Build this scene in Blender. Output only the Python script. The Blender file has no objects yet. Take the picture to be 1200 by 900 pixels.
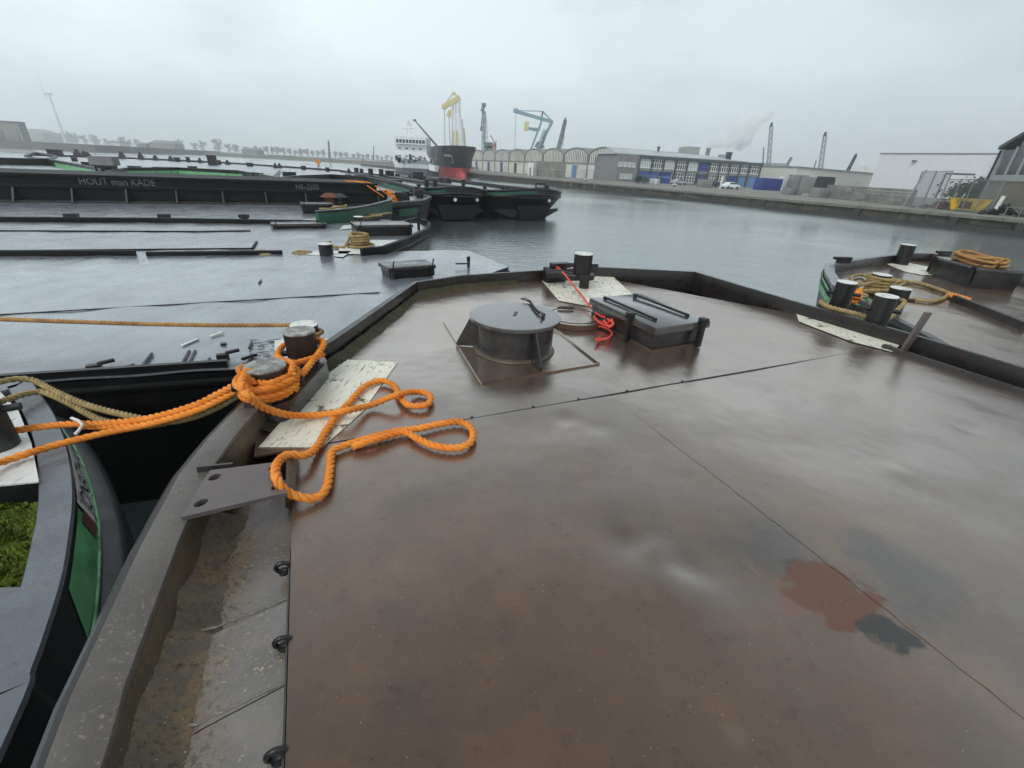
import bpy, bmesh, math, random
from mathutils import Vector, Matrix, noise
R = math.radians
scene = bpy.context.scene
C = scene.collection
random.seed(7)
# ---------------------------------------------------------------- camera
EYE = 3.5; FPX = 512.0; PITCH = R(26.4); ROLL = R(3.05)
cd = bpy.data.cameras.new('camera'); cam = bpy.data.objects.new('camera', cd); C.objects.link(cam)
cd.sensor_width = 36; cd.lens = 36*FPX/1200; cd.clip_start = 0.05; cd.clip_end = 6000
cam.matrix_world = Matrix.Translation((0, 0, EYE)) @ Matrix.Rotation(R(90)-PITCH, 4, 'X') @ Matrix.Rotation(ROLL, 4, 'Z')
scene.camera = cam
# ---------------------------------------------------------------- view and sky
scene.view_settings.view_transform = 'Standard'; scene.view_settings.look = 'None'
scene.view_settings.exposure = 0.34; scene.view_settings.gamma = 1.0
scene.cycles.use_denoising = True
scene.cycles.max_bounces = 14; scene.cycles.volume_bounces = 12; scene.cycles.sample_clamp_indirect = 4
SUN_EL, SUN_AZ = R(50), R(-150)
w = bpy.data.worlds.new('World'); scene.world = w; w.use_nodes = True
nt = w.node_tree; nt.nodes.clear()
def wn(t, **k):
    n = nt.nodes.new(t)
    for a, b in k.items(): setattr(n, a, b)
    return n
out = wn('ShaderNodeOutputWorld'); bg = wn('ShaderNodeBackground'); bg2 = wn('ShaderNodeBackground'); mx = wn('ShaderNodeMixShader')
sky = wn('ShaderNodeTexSky', sky_type='NISHITA'); sky.sun_disc = False; sky.sun_elevation = SUN_EL; sky.sun_rotation = -SUN_AZ
bg.inputs[1].default_value = 0.1; nt.links.new(sky.outputs[0], bg.inputs[0])
tc = wn('ShaderNodeTexCoord'); mp = wn('ShaderNodeMapping'); mp.inputs['Scale'].default_value = (1, 1, 2.6)
nz = wn('ShaderNodeTexNoise'); nz.inputs['Scale'].default_value = 1.7; nz.inputs['Detail'].default_value = 6; nz.inputs['Roughness'].default_value = .5
rp = wn('ShaderNodeValToRGB'); rp.color_ramp.elements[0].position = .36; rp.color_ramp.elements[1].position = .63
rp.color_ramp.elements[0].color = (.385, .465, .505, 1); rp.color_ramp.elements[1].color = (.71, .80, .84, 1)
nt.links.new(tc.outputs['Generated'], mp.inputs[0]); nt.links.new(mp.outputs[0], nz.inputs['Vector']); nt.links.new(nz.outputs['Fac'], rp.inputs[0])
sx = wn('ShaderNodeSeparateXYZ'); nt.links.new(tc.outputs['Generated'], sx.inputs[0])
mr = wn('ShaderNodeMapRange'); mr.inputs[1].default_value = -1; mr.inputs[2].default_value = 1; mr.inputs[3].default_value = 1.19; mr.inputs[4].default_value = .68
nt.links.new(sx.outputs[0], mr.inputs[0])
mz = wn('ShaderNodeMapRange'); mz.inputs[1].default_value = 0; mz.inputs[2].default_value = .6; mz.inputs[3].default_value = 1.3; mz.inputs[4].default_value = .92; nt.links.new(sx.outputs[2], mz.inputs[0])
mm = wn('ShaderNodeMath', operation='MULTIPLY'); nt.links.new(mr.outputs[0], mm.inputs[0]); nt.links.new(mz.outputs[0], mm.inputs[1])
nt.links.new(rp.outputs[0], bg2.inputs[0]); nt.links.new(mm.outputs[0], bg2.inputs[1])
mx.inputs[0].default_value = .93
nt.links.new(bg.outputs[0], mx.inputs[1]); nt.links.new(bg2.outputs[0], mx.inputs[2]); nt.links.new(mx.outputs[0], out.inputs[0])
ld = bpy.data.lights.new('sun', 'SUN'); ld.energy = 1.1; ld.angle = R(25); ld.color = (1, .97, .93)
sun = bpy.data.objects.new('sun', ld); C.objects.link(sun)
sd = Vector((math.sin(SUN_AZ)*math.cos(SUN_EL), math.cos(SUN_AZ)*math.cos(SUN_EL), math.sin(SUN_EL)))
sun.rotation_euler = sd.to_track_quat('Z', 'Y').to_euler()
# ---------------------------------------------------------------- measuring helpers: a photo point and the height of the plane it lies on
cR, sR = math.cos(ROLL), math.sin(ROLL); cP, sP = math.cos(PITCH), math.sin(PITCH)
def ray(px, py):
    x = (px-600)/FPX; y = -(py-450)/FPX
    xr, yr = x*cR-y*sR, x*sR+y*cR
    return Vector((xr, cP+yr*sP, -sP+yr*cP))
def P(px, py, z=2.0):
    d = ray(px, py); return Vector((0, 0, EYE))+d*((z-EYE)/d.z)
def D(px, py, dist):
    d = ray(px, py); return Vector((0, 0, EYE))+d*(dist/d.y)
def proj_y(p):
    v = Vector(p)-Vector((0, 0, EYE)); z = v.y*cP-v.z*sP; u = (v.y*sP+v.z*cP)/z; x = v.x/z
    return 450-FPX*(-x*sR+u*cR)
def top_z(p, py):
    lo, hi = -5., 300.
    for _ in range(50):
        m = (lo+hi)/2
        if p[1]*cP-(m-EYE)*sP > .05*p[1] and proj_y((p[0], p[1], m)) > py: lo = m
        else: hi = m
    return lo
# ---------------------------------------------------------------- mesh helpers
class MB:
    def __init__(s): s.v = []; s.f = []
    def add(s, vs, fs):
        o = len(s.v); s.v += [tuple(v) for v in vs]; s.f += [tuple(i+o for i in f) for f in fs]; return s
    def box(s, c, size, rz=0, rx=0, ry=0):
        m = Matrix.Translation(c) @ Matrix.Rotation(rz, 4, 'Z') @ Matrix.Rotation(ry, 4, 'Y') @ Matrix.Rotation(rx, 4, 'X')
        a, b, d = [q/2 for q in size]
        vs = [m @ Vector((x, y, z)) for x in (-a, a) for y in (-b, b) for z in (-d, d)]
        return s.add(vs, [(0,1,3,2),(4,6,7,5),(0,4,5,1),(2,3,7,6),(0,2,6,4),(1,5,7,3)])
    def hexa(s, b, t):           # bottom quad, top quad
        return s.add(list(b)+list(t), [(3,2,1,0),(4,5,6,7),(0,1,5,4),(1,2,6,5),(2,3,7,6),(3,0,4,7)])
    def prism(s, poly, z0, z1):
        n = len(poly); vs = [(p[0], p[1], z0) for p in poly]+[(p[0], p[1], z1) for p in poly]
        return s.add(vs, [tuple(range(n-1, -1, -1)), tuple(range(n, 2*n))]+[(i, (i+1) % n, (i+1) % n+n, i+n) for i in range(n)])
    def loft(s, rings, cap=True, closed=True):
        n = len(rings[0]); vs = [v for r in rings for v in r]; fs = []
        for k in range(len(rings)-1):
            for i in range(n if closed else n-1):
                j = (i+1) % n; fs.append((k*n+i, k*n+j, (k+1)*n+j, (k+1)*n+i))
        if cap: fs += [tuple(range(n-1, -1, -1)), tuple(range((len(rings)-1)*n, len(rings)*n))]
        return s.add(vs, fs)
    def bar(s, p, q, wd, ht=None, up=Vector((0, 0, 1))):
        p, q = Vector(p), Vector(q); ht = ht or wd; d = (q-p).normalized()
        sd_ = d.cross(up)
        if sd_.length < 1e-3: sd_ = d.cross(Vector((0, 1, 0)))
        sd_.normalize(); u = sd_.cross(d)
        r = lambda c: [c+sd_*wd/2*a+u*ht/2*b for a, b in ((-1,-1),(1,-1),(1,1),(-1,1))]
        return s.hexa(r(p), r(q))
    def tube(s, pts, r, n=8, cap=True, closed=False):
        pts = [Vector(p) for p in pts]; rings = []; up = None; N = len(pts)
        for i, p in enumerate(pts):
            a = pts[(i-1) % N] if (i or closed) else p; b = pts[(i+1) % N] if (i < N-1 or closed) else p
            t = (b-a).normalized()
            if up is None:
                up = t.orthogonal().normalized()
            up = (up-t*up.dot(t)).normalized(); sd_ = t.cross(up)
            rr = r[i] if isinstance(r, (list, tuple)) else r
            rings.append([p+(up*math.cos(2*math.pi*k/n)+sd_*math.sin(2*math.pi*k/n))*rr for k in range(n)])
        if closed: rings.append(rings[0]); cap = False
        return s.loft(rings, cap)
    def cyl(s, c, r, h, n=24, r2=None, tilt=None, bev=0):
        c = Vector(c); r2 = r if r2 is None else r2; m = tilt or Matrix.Identity(3)
        lv = [(r, 0), (r2, h)] if not bev else [(r, 0), (r2, h-bev), (r2-bev, h)]
        return s.loft([[c+m @ Vector((q*math.cos(2*math.pi*k/n), q*math.sin(2*math.pi*k/n), z)) for k in range(n)] for q, z in lv])
    def lattice(s, p, q, w0, w1, n, r):
        p, q = Vector(p), Vector(q); d = (q-p).normalized(); a = d.orthogonal().normalized(); b = d.cross(a)
        cs = lambda t: [p.lerp(q, t)+(a*i+b*j)*(w0+(w1-w0)*t)/2 for i, j in ((-1,-1),(1,-1),(1,1),(-1,1))]
        e0, e1 = cs(0), cs(1)
        for i in range(4): s.bar(e0[i], e1[i], r*1.4)
        for k in range(n):
            u, v = cs(k/n), cs((k+1)/n)
            for i in range(4):
                s.bar(u[i], v[(i+1) % 4] if k % 2 else v[(i-1) % 4], r)
                s.bar(v[i], v[(i+1) % 4], r)
        return s
    def build(s, name, m, parent=None, smooth=None, bevel=0):
        me = bpy.data.meshes.new(name); me.from_pydata(s.v, [], s.f); me.materials.append(m)
        o = bpy.data.objects.new(name, me); C.objects.link(o)
        bm = bmesh.new(); bm.from_mesh(me); bmesh.ops.recalc_face_normals(bm, faces=bm.faces)
        if bevel:
            es = [e for e in bm.edges if len(e.link_faces) == 2 and e.calc_face_angle(0) > .6]
            bmesh.ops.bevel(bm, geom=es, offset=bevel, segments=2, affect='EDGES', profile=.6, clamp_overlap=True)
        bm.to_mesh(me); bm.free()
        if smooth is not None:
            me.shade_smooth(); me.set_sharp_from_angle(angle=R(smooth))
        elif bevel:
            me.shade_smooth(); me.set_sharp_from_angle(angle=R(50))
        if parent: put(o, parent)
        return o
def put(o, parent):
    mw = Vector((0, 0, 0)); q = parent
    while q: mw += q.location+q.matrix_parent_inverse.translation; q = q.parent
    o.parent = parent; o.matrix_parent_inverse = Matrix.Translation(-mw)
def tag(o, label, cat, group=None):
    o['label'] = label; o['category'] = cat
    if group: o['group'] = group
    return o
def thing(name, label, cat, loc, group=None):
    o = bpy.data.objects.new(name, None); C.objects.link(o); o.location = loc; o.empty_display_size = .2
    return tag(o, label, cat, group)
def kind(o, k): o['kind'] = k; return o
def copy_tree(o, loc):
    c = o.copy(); C.objects.link(c); c.location = loc
    for ch in o.children:
        d = ch.copy(); C.objects.link(d); d.parent = c
        for g in ch.children:
            e = g.copy(); C.objects.link(e); e.parent = d
    return c
def crom(pts, step=.02):
    pts = [Vector(p) for p in pts]; q = [pts[0]*2-pts[1]]+pts+[pts[-1]*2-pts[-2]]; res = []
    for i in range(1, len(q)-2):
        a, b, c_, d = q[i-1:i+3]; n = max(1, int((c_-b).length/step))
        for k in range(n):
            t = k/n
            res.append(.5*((2*b)+(c_-a)*t+(2*a-5*b+4*c_-d)*t*t+(3*b-a-3*c_+d)*t**3))
    res.append(pts[-1]); return res
def rope_mb(mb, pts, r, step=None, seg=6, pitch=None):
    step = step or r*.55; pitch = pitch or r*5.6
    line = crom(pts, step); up = None; rings = [[], [], []]; s = 0
    for i, p in enumerate(line):
        t = (line[min(i+1, len(line)-1)]-line[max(i-1, 0)]).normalized()
        if up is None: up = t.orthogonal().normalized()
        up = (up-t*up.dot(t)).normalized(); sd_ = t.cross(up)
        if i: s += (p-line[i-1]).length
        for k in range(3):
            a = 2*math.pi*(k/3+s/pitch); rad = up*math.cos(a)+sd_*math.sin(a); tan = -up*math.sin(a)+sd_*math.cos(a)
            ax = (t+tan*(2*math.pi*r*.5/pitch)).normalized(); bn = ax.cross(rad)
            cc = p+rad*r*.5
            rings[k].append([cc+(rad*math.cos(2*math.pi*j/seg)+bn*math.sin(2*math.pi*j/seg))*r*.56 for j in range(seg)])
    for k in range(3): mb.loft(rings[k])
    return mb
# ---------------------------------------------------------------- materials
def hexc(r, g, b):
    f = lambda v: (v/255/12.92) if v/255 <= .04045 else ((v/255+.055)/1.055)**2.4
    return (f(r), f(g), f(b), 1)
class M:
    def __init__(s, name):
        s.m = bpy.data.materials.new(name); s.m.use_nodes = True; s.t = s.m.node_tree
        s.b = s.t.nodes['Principled BSDF']; s.co = s.t.nodes.new('ShaderNodeNewGeometry').outputs['Position']
    def n(s, t, ins=None, **k):
        n = s.t.nodes.new(t)
        for a, b in k.items(): setattr(n, a, b)
        for a, b in (ins or {}).items(): s.put(n.inputs[a], b)
        return n
    def put(s, sock, v):
        if isinstance(v, bpy.types.NodeSocket): s.t.links.new(v, sock)
        else: sock.default_value = v
    def noise(s, scale, detail=4, rough=.55, lo=0, hi=1, co=None, dist=0, stretch=None):
        co = co or s.co
        if stretch: co = s.n('ShaderNodeMapping', {'Vector': co, 'Scale': stretch[0], 'Rotation': (0, 0, stretch[1])}).outputs[0]
        a = s.n('ShaderNodeTexNoise', {'Vector': co, 'Scale': scale, 'Detail': detail, 'Roughness': rough, 'Distortion': dist})
        return s.rng(a.outputs['Fac'], lo, hi)
    def rng(s, v, lo, hi, a=0., b=1.):
        if (lo, hi, a, b) == (0, 1, 0., 1.): return v
        return s.n('ShaderNodeMapRange', {0: v, 1: lo, 2: hi, 3: a, 4: b}).outputs[0]
    def mix(s, f, a, b):
        n = s.n('ShaderNodeMix', data_type='RGBA'); s.put(n.inputs[0], f); s.put(n.inputs[6], a); s.put(n.inputs[7], b); return n.outputs[2]
    def math(s, op, a, b=0.): 
        n = s.n('ShaderNodeMath', operation=op); s.put(n.inputs[0], a); s.put(n.inputs[1], b); return n.outputs[0]
    def blob(s, p, rad, soft, wob=.5, sc=4):
        d = s.n('ShaderNodeVectorMath', operation='DISTANCE'); s.put(d.inputs[0], s.co); s.put(d.inputs[1], tuple(p))
        q = s.math('ADD', d.outputs['Value'], s.math('MULTIPLY', s.math('SUBTRACT', s.noise(sc, 5, .6), .5), wob))
        return s.rng(q, rad-soft, rad+soft, 1, 0)
    def bump(s, h, strength, dist, base=None):
        n = s.n('ShaderNodeBump', {'Height': h, 'Strength': strength, 'Distance': dist})
        if base is not None: s.put(n.inputs['Normal'], base)
        return n.outputs[0]
    def set(s, **k):
        nm = dict(col='Base Color', rough='Roughness', nor='Normal', metal='Metallic', spec='Specular IOR Level', coat='Coat Weight', coatr='Coat Roughness', coatn='Coat Normal', em='Emission Color', ems='Emission Strength', trans='Transmission Weight', alpha='Alpha')
        for a, v in k.items(): s.put(s.b.inputs[nm[a]], v)
        return s.m
def simple(name, col, rough=.5, var=.25, scale=3, bump=.15, metal=0, spec=.5, dirt=None, bd=.004):
    m = M(name); c2 = tuple(c*(1-var) for c in col[:3])+(1,)
    k = m.mix(m.noise(scale, 6, .6, .3, .7), col, c2)
    if dirt: k = m.mix(m.noise(scale*.6, 8, .65, .52, .72), k, dirt)
    return m.set(col=k, rough=m.rng(m.noise(scale*2, 3), .2, .8, max(.03, rough-.1), rough+.12), metal=metal, spec=spec, nor=m.bump(m.noise(scale*14, 5, .6), bump, bd))
def wet(name, c1, c2, scale=1.2, r0=.08, r1=.32, warp=.25, fine=.12, coat=.6, c3=None, finescale=70, stretch=None, wd=.02, spec=.5, speck=None, silt=None):
    m = M(name); k = m.mix(m.noise(scale, 8, .6, .3, .7), c1, c2)
    if c3: k = m.mix(m.noise(scale*2.7, 8, .7, .56, .74), k, c3)
    if stretch:
        k = m.mix(m.math('MULTIPLY', m.noise(2.4, 7, .65, .45, .7, stretch=((1, .18, 1), stretch[1]+R(85))), .6), k, tuple(c*.55 for c in c2[:3])+(1,))
        k = m.mix(m.math('MULTIPLY', m.noise(7, 6, .7, .6, .72, stretch=((1, .3, 1), stretch[1])), .7), k, tuple(c*.4 for c in c2[:3])+(1,))
    if speck: k = m.mix(m.math('MULTIPLY', m.rng(m.noise(85, 3, .6), .60, .68), m.noise(4, 5, .65, .42, .62)), k, speck)
    low = m.bump(m.noise(scale*2.2, 3, .45, stretch=stretch), warp, wd)
    n1 = m.bump(m.noise(finescale, 4, .6), fine, .004, low)
    rr = m.rng(m.noise(scale*1.6, 5, .6), .3, .7, r0, r1)
    if silt:
        d_ = m.n('ShaderNodeVectorMath', operation='DOT_PRODUCT'); m.put(d_.inputs[0], m.co); m.put(d_.inputs[1], (.910, .414, 0))
        ed = m.rng(m.math('ADD', d_.outputs['Value'], m.math('MULTIPLY', m.noise(6, 8, .75), .34)), -.36, -.24, 1, 0)
        k = m.mix(m.math('MULTIPLY', ed, .85), k, silt)
        k = m.mix(m.math('MULTIPLY', ed, m.noise(60, 5, .7, .52, .6)), k, hexc(66, 54, 40))
    return m.set(col=k, rough=rr, nor=n1, spec=spec, coat=coat, coatr=m.rng(m.noise(scale*3, 5, .6), .35, .65, max(.03, r0-.05), max(.2, r0+.08)), coatn=low)
BLACK = (.012, .013, .015, 1)
mt = {}
def deck_material():
    m = M('wet_rusty_deck')
    k = m.mix(m.noise(.9, 7, .6, .34, .66), hexc(94, 74, 60), hexc(84, 69, 58))
    k = m.mix(m.noise(2.6, 9, .72, .48, .7), k, hexc(104, 80, 62))
    k = m.mix(m.math('MULTIPLY', m.noise(1.7, 9, .7, .46, .66), .6), k, hexc(70, 63, 58))
    k = m.mix(m.rng(m.noise(12, 9, .78), .55, .72, 0, .6), k, hexc(46, 40, 37))
    k = m.mix(m.rng(m.noise(7, 9, .8, stretch=((1, .25, 1), R(24))), .60, .70, 0, .45), k, hexc(120, 96, 80))
    for p_, r_ in ((P(1065, 675), .17), (P(905, 640), .13), (P(1015, 640), .10), (P(1080, 720), .08)): k = m.mix(m.math('MULTIPLY', m.blob(p_, r_, .045, .26, 8), .7), k, hexc(52, 55, 55))
    k = m.mix(m.math('MULTIPLY', m.blob(P(974, 695), .16, .012, .3, 8), .75), k, hexc(102, 62, 46))
    k = m.mix(m.math('MULTIPLY', m.blob(P(940, 702), .1, .012, .26, 9), .7), k, hexc(100, 66, 50))
    k = m.mix(m.math('MULTIPLY', m.blob(P(1040, 737), .085, .014, .3, 7), .9), k, hexc(46, 49, 50))
    k = m.mix(m.math('MULTIPLY', m.blob(P(860, 860), .04, .01, .09, 14), .14), k, hexc(128, 116, 98))
    k = m.mix(m.rng(m.noise(90, 2, .5), .725, .75, 0, .6), k, hexc(150, 138, 120))
    k = m.mix(m.rng(m.noise(38, 3, .6), .70, .74, 0, .8), k, hexc(40, 36, 34))
    matte = m.math('MAXIMUM', m.blob(P(974, 695), .17, .02, .3, 8), m.blob(P(1040, 737), .09, .02, .3, 7))
    ripple = m.bump(m.noise(1.5, 3, .5), .5, .03); buck = m.bump(m.noise(.8, 2, .4, stretch=((1, .4, 1), R(24))), .5, .06, ripple)
    pit = m.noise(48, 7, .72); pit2 = m.noise(150, 3, .6)
    n1 = m.bump(pit, .4, .007, buck); n2 = m.bump(pit2, .2, .003, n1)
    pool = m.noise(1.05, 10, .66, .43, .57)
    for p_, r_ in ((P(795, 705), .15), (P(740, 640), .09), (P(1100, 540), .22), (P(900, 500), .16), (P(560, 470), .2), (P(1150, 620), .12)): pool = m.math('MAXIMUM', pool, m.blob(p_, r_, .08, .2, 5))
    m.set(col=k, rough=m.rng(m.noise(3.1, 8, .7), .3, .7, .26, .5), nor=n2, spec=.15)
    # the film of rain water: a gloss layer that gains with the angle, smooth where water stands
    lw = m.n('ShaderNodeLayerWeight', {'Blend': .5, 'Normal': buck}); f = m.math('MULTIPLY', m.math('POWER', lw.outputs['Facing'], 2.0), m.rng(pool, 0, 1, 1.12, 1.36))
    gl = m.n('ShaderNodeBsdfGlossy', {'Roughness': m.rng(pool, 0, 1, .24, .09), 'Normal': m.bump(pit2, .10, .002, m.bump(pit, .22, .006, buck))}); gl.inputs['Color'].default_value = (1, .915, .85, 1)
    ms = m.n('ShaderNodeMixShader'); m.put(ms.inputs[0], m.math('MINIMUM', m.math('MULTIPLY', f, m.math('SUBTRACT', 1.0, m.math('MULTIPLY', matte, .6))), .5)); m.t.links.new(m.b.outputs[0], ms.inputs[1]); m.t.links.new(gl.outputs[0], ms.inputs[2])
    m.t.links.new(ms.outputs[0], [n for n in m.t.nodes if n.type == 'OUTPUT_MATERIAL'][0].inputs['Surface'])
    return m.m
mt['deck'] = deck_material()
mt['steel'] = wet('wet_dark_steel', hexc(58, 54, 52), hexc(40, 38, 38), 3, .15, .4, .2, .25, .4, hexc(76, 58, 46), wd=.008)
mt['steel_lid'] = wet('wet_lid_steel', hexc(76, 73, 71), hexc(60, 57, 56), 3, .1, .25, .12, .15, .9, hexc(92, 80, 72), wd=.006, spec=.8)
mt['rim'] = wet('gunwale_steel', hexc(98, 91, 85), hexc(76, 69, 64), 3.5, .25, .5, .25, .6, .2, hexc(112, 92, 80), 60, wd=.008, speck=hexc(140, 130, 110), spec=.35)
mt['riminner'] = wet('rim_inner_rust', hexc(96, 80, 62), hexc(64, 57, 46), 5, .3, .6, .2, .7, .2, hexc(112, 100, 66), wd=.01, speck=hexc(150, 130, 90))
mt['riminnerdark'] = wet('bow_rim_dark', hexc(40, 33, 30), hexc(28, 26, 25), 4, .2, .5, .2, .4, .3, hexc(70, 44, 30), wd=.01)
mt['plate'] = wet('lilac_grey_plate', hexc(108, 96, 94), hexc(92, 84, 82), 4, .3, .5, .1, .3, .3, wd=.005)
mt['sidedeck'] = wet('side_deck_steel', hexc(126, 118, 112), hexc(94, 87, 83), 4, .16, .4, .25, .9, .7, hexc(128, 106, 86), 60, wd=.008, speck=hexc(190, 172, 128), silt=hexc(126, 108, 86))
mt['greydeck'] = wet('wet_grey_deck', hexc(124, 130, 136), hexc(104, 109, 115), .9, .2, .36, .25, .10, .8, hexc(84, 88, 93), 40, stretch=((1.3, .45, 1), R(-55)), wd=.04, spec=.9)
mt['fardeck'] = wet('far_wet_deck', hexc(128, 133, 138), hexc(100, 104, 110), .8, .25, .42, .3, .12, .7, hexc(84, 84, 86), 30, stretch=((1.2, .5, 1), R(-50)), wd=.05, spec=1)
mt['hull'] = wet('black_hull', hexc(24, 26, 28), hexc(14, 15, 17), 1.5, .3, .5, .15, .2, .15, hexc(38, 36, 36), wd=.02)
mt['hullgrey'] = wet('grey_hull', hexc(52, 54, 55), hexc(36, 38, 39), 3, .35, .55, .15, .3, .15, hexc(66, 60, 54), wd=.01)
mt['gunwale'] = wet('slate_gunwale', hexc(104, 107, 114), hexc(78, 81, 87), 3, .2, .42, .3, .5, .5, hexc(66, 66, 68), 60, wd=.012, speck=hexc(140, 134, 122))
mt['green'] = simple('green_paint', hexc(122, 198, 136), .4, .3, 5, .2, dirt=hexc(50, 70, 50))
mt['greendark'] = simple('dark_green_paint', hexc(38, 96, 72), .45, .35, 2, .2, dirt=hexc(30, 50, 42))
mt['black'] = simple('black_steel', hexc(34, 34, 35), .35, .5, 6, .3, dirt=hexc(58, 46, 38))
mt['cap'] = simple('white_cap', hexc(226, 226, 220), .5, .12, 12, .2, dirt=hexc(120, 112, 100))
def worn_paint(name, base, under, thr=.6, sc=7):
    m = M(name); f = m.noise(sc, 9, .72, thr-.02, thr+.03)
    st = m.noise(42, 5, .7, .58, .62, stretch=((1, .12, 1), R(24)))
    k = m.mix(m.noise(4, 6, .6, .35, .7), base, tuple(c*.82 for c in base[:3])+(1,))
    k = m.mix(m.math('MULTIPLY', m.noise(30, 6, .7, .5, .75), .35), k, hexc(150, 140, 96))
    k = m.mix(f, k, under); k = m.mix(m.math('MULTIPLY', st, .8), k, under)
    return m.set(col=k, rough=.45, coat=.25, coatr=.2, nor=m.bump(m.noise(60, 5, .6), .3, .004, m.bump(f, .4, .003)))
mt['worn'] = worn_paint('worn_cream_paint', hexc(236, 231, 212), hexc(96, 86, 70), .59)
mt['capgrey'] = worn_paint('worn_grey_cap', hexc(158, 155, 151), hexc(104, 98, 92), .5, 14)
mt['white'] = worn_paint('worn_white_paint', hexc(226, 226, 222), hexc(84, 82, 80), .68)
def rope_mat(name, a, b, spec=.25):
    m = M(name); k = m.mix(m.noise(9, 5, .6, .35, .7), a, b)
    k = m.mix(m.math('MULTIPLY', m.noise(160, 3, .6, .5, .8), .5), k, tuple(c*.55 for c in b[:3])+(1,))
    k = m.mix(m.math('MULTIPLY', m.noise(5, 6, .65, .48, .68), .45), k, tuple(c*.5 for c in b[:3])+(1,))
    return m.set(col=k, rough=.7, spec=spec, nor=m.bump(m.noise(260, 3, .6), .5, .003))
mt['orange'] = rope_mat('orange_rope_fibre', hexc(248, 160, 70), hexc(230, 132, 48))
mt['tan'] = rope_mat('tan_rope_fibre', hexc(182, 158, 110), hexc(140, 120, 82))
mt['brownrope'] = rope_mat('brown_rope_fibre', hexc(196, 150, 96), hexc(160, 116, 70))
mt['red'] = rope_mat('coral_line_fibre', hexc(240, 104, 86), hexc(220, 80, 64))
mt['dirt'] = None
def dirt_mat():
    m = M('rust_silt'); k = m.mix(m.noise(5, 7, .65, .3, .7), hexc(138, 119, 92), hexc(98, 90, 72))
    k = m.mix(m.noise(3, 6, .6, .45, .6), k, hexc(136, 110, 82)); k = m.mix(m.noise(45, 6, .75, .5, .66), k, hexc(58, 52, 43)); k = m.mix(m.noise(11, 6, .7, .46, .6), k, hexc(108, 98, 86))
    k = m.mix(m.rng(m.noise(120, 2, .5), .7, .72, 0, .8), k, hexc(200, 190, 160))
    return m.set(col=k, rough=.8, coat=.15, coatr=.2, nor=m.bump(m.noise(60, 7, .75), 1, .012))
mt['dirt'] = dirt_mat()
mt['mossdirt'] = simple('mossy_dirt', hexc(72, 68, 44), .85, .5, 9, .8, dirt=hexc(50, 42, 34), bd=.02)
mt['matte'] = simple('matte_black', hexc(28, 29, 30), .6, .3, 3, .2, spec=.25)
mt['moss'] = simple('moss_green', hexc(118, 136, 44), .85, .55, 9, .3, dirt=hexc(54, 70, 24))
mt['concrete'] = simple('concrete', hexc(150, 148, 142), .85, .3, .6, .3, dirt=hexc(104, 104, 98), bd=.02)
mt['blockwall'] = simple('block_concrete', hexc(150, 148, 140), .9, .35, .5, .3, dirt=hexc(98, 96, 88), bd=.03)
mt['quayface'] = simple('quay_face', hexc(96, 92, 82), .8, .5, .5, .6, dirt=hexc(52, 52, 45), bd=.15)
def quay_mat():
    m = M('stained_quay_face'); k = m.mix(m.noise(.5, 8, .65, .35, .65), hexc(86, 82, 72), hexc(52, 50, 44))
    sx_ = m.n('ShaderNodeMapping', {'Vector': m.co, 'Scale': (1, 1, .16)}).outputs[0]
    k = m.mix(m.math('MULTIPLY', m.noise(1.1, 7, .7, .60, .68, co=sx_), .8), k, hexc(176, 170, 152))
    k = m.mix(m.noise(.8, 7, .7, .52, .66, co=sx_), k, hexc(44, 44, 38))
    return m.set(col=k, rough=.8, nor=m.bump(m.noise(1.2, 8, .7), .8, .2))
mt['quayface'] = quay_mat()
mt['coping'] = simple('coping_stone', hexc(128, 124, 114), .85, .4, .7, .4, dirt=hexc(84, 82, 74), bd=.03)
mt['fender'] = simple('quay_timber', hexc(58, 59, 57), .7, .3, 1, .3)
mt['whitewall'] = simple('white_wall', hexc(226, 224, 214), .8, .15, .3, .1, dirt=hexc(176, 172, 160))
mt['glassgrey'] = simple('dark_glazing', hexc(74, 82, 86), .15, .3, .7, .05)
mt['paleglass'] = simple('pale_glazing', hexc(196, 204, 206), .2, .25, .5, .05)
mt['bluedoor'] = simple('blue_door', hexc(58, 92, 168), .5, .25, .5, .1)
mt['bluelight'] = simple('light_blue_door', hexc(104, 144, 190), .5, .15, .5, .1)
mt['bluedeep'] = simple('deep_blue_panel', hexc(44, 66, 140), .5, .15, .5, .1)
mt['stone'] = simple('grey_stone', hexc(142, 142, 142), .85, .3, 1.2, .3, dirt=hexc(116, 116, 116))
mt['fascia'] = simple('dark_fascia', hexc(70, 82, 84), .6, .2, .4, .1)
mt['spandrel'] = simple('grey_spandrel', hexc(136, 138, 134), .8, .2, .6, .1)
mt['roof'] = simple('pale_roof', hexc(186, 192, 192), .6, .2, .2, .1)
mt['roofgrey'] = simple('grey_roof', hexc(132, 138, 138), .7, .25, .2, .1)
mt['lilac'] = simple('lilac_cladding', hexc(218, 219, 224), .6, .08, .1, .05)
mt['palecream'] = simple('cream_cladding', hexc(200, 202, 194), .7, .1, .2, .05)
mt['brownwall'] = simple('brown_wall', hexc(134, 128, 116), .8, .2, .3, .1)
mt['greywall'] = simple('grey_frame', hexc(168, 170, 172), .7, .15, .5, .1)
mt['metal'] = simple('galvanised', hexc(140, 148, 152), .5, .2, 2, .1, metal=.2)
mt['craneblue'] = simple('crane_blue_grey', hexc(128, 160, 174), .6, .2, .3, .1)
mt['cranegrey'] = simple('crane_grey', hexc(104, 114, 120), .6, .2, .3, .1)
mt['cranedark'] = simple('crane_dark', hexc(52, 58, 62), .6, .2, .3, .1)
mt['shipwhite'] = simple('ship_white', hexc(232, 234, 234), .5, .1, .2, .05, dirt=hexc(190, 188, 182))
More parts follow.
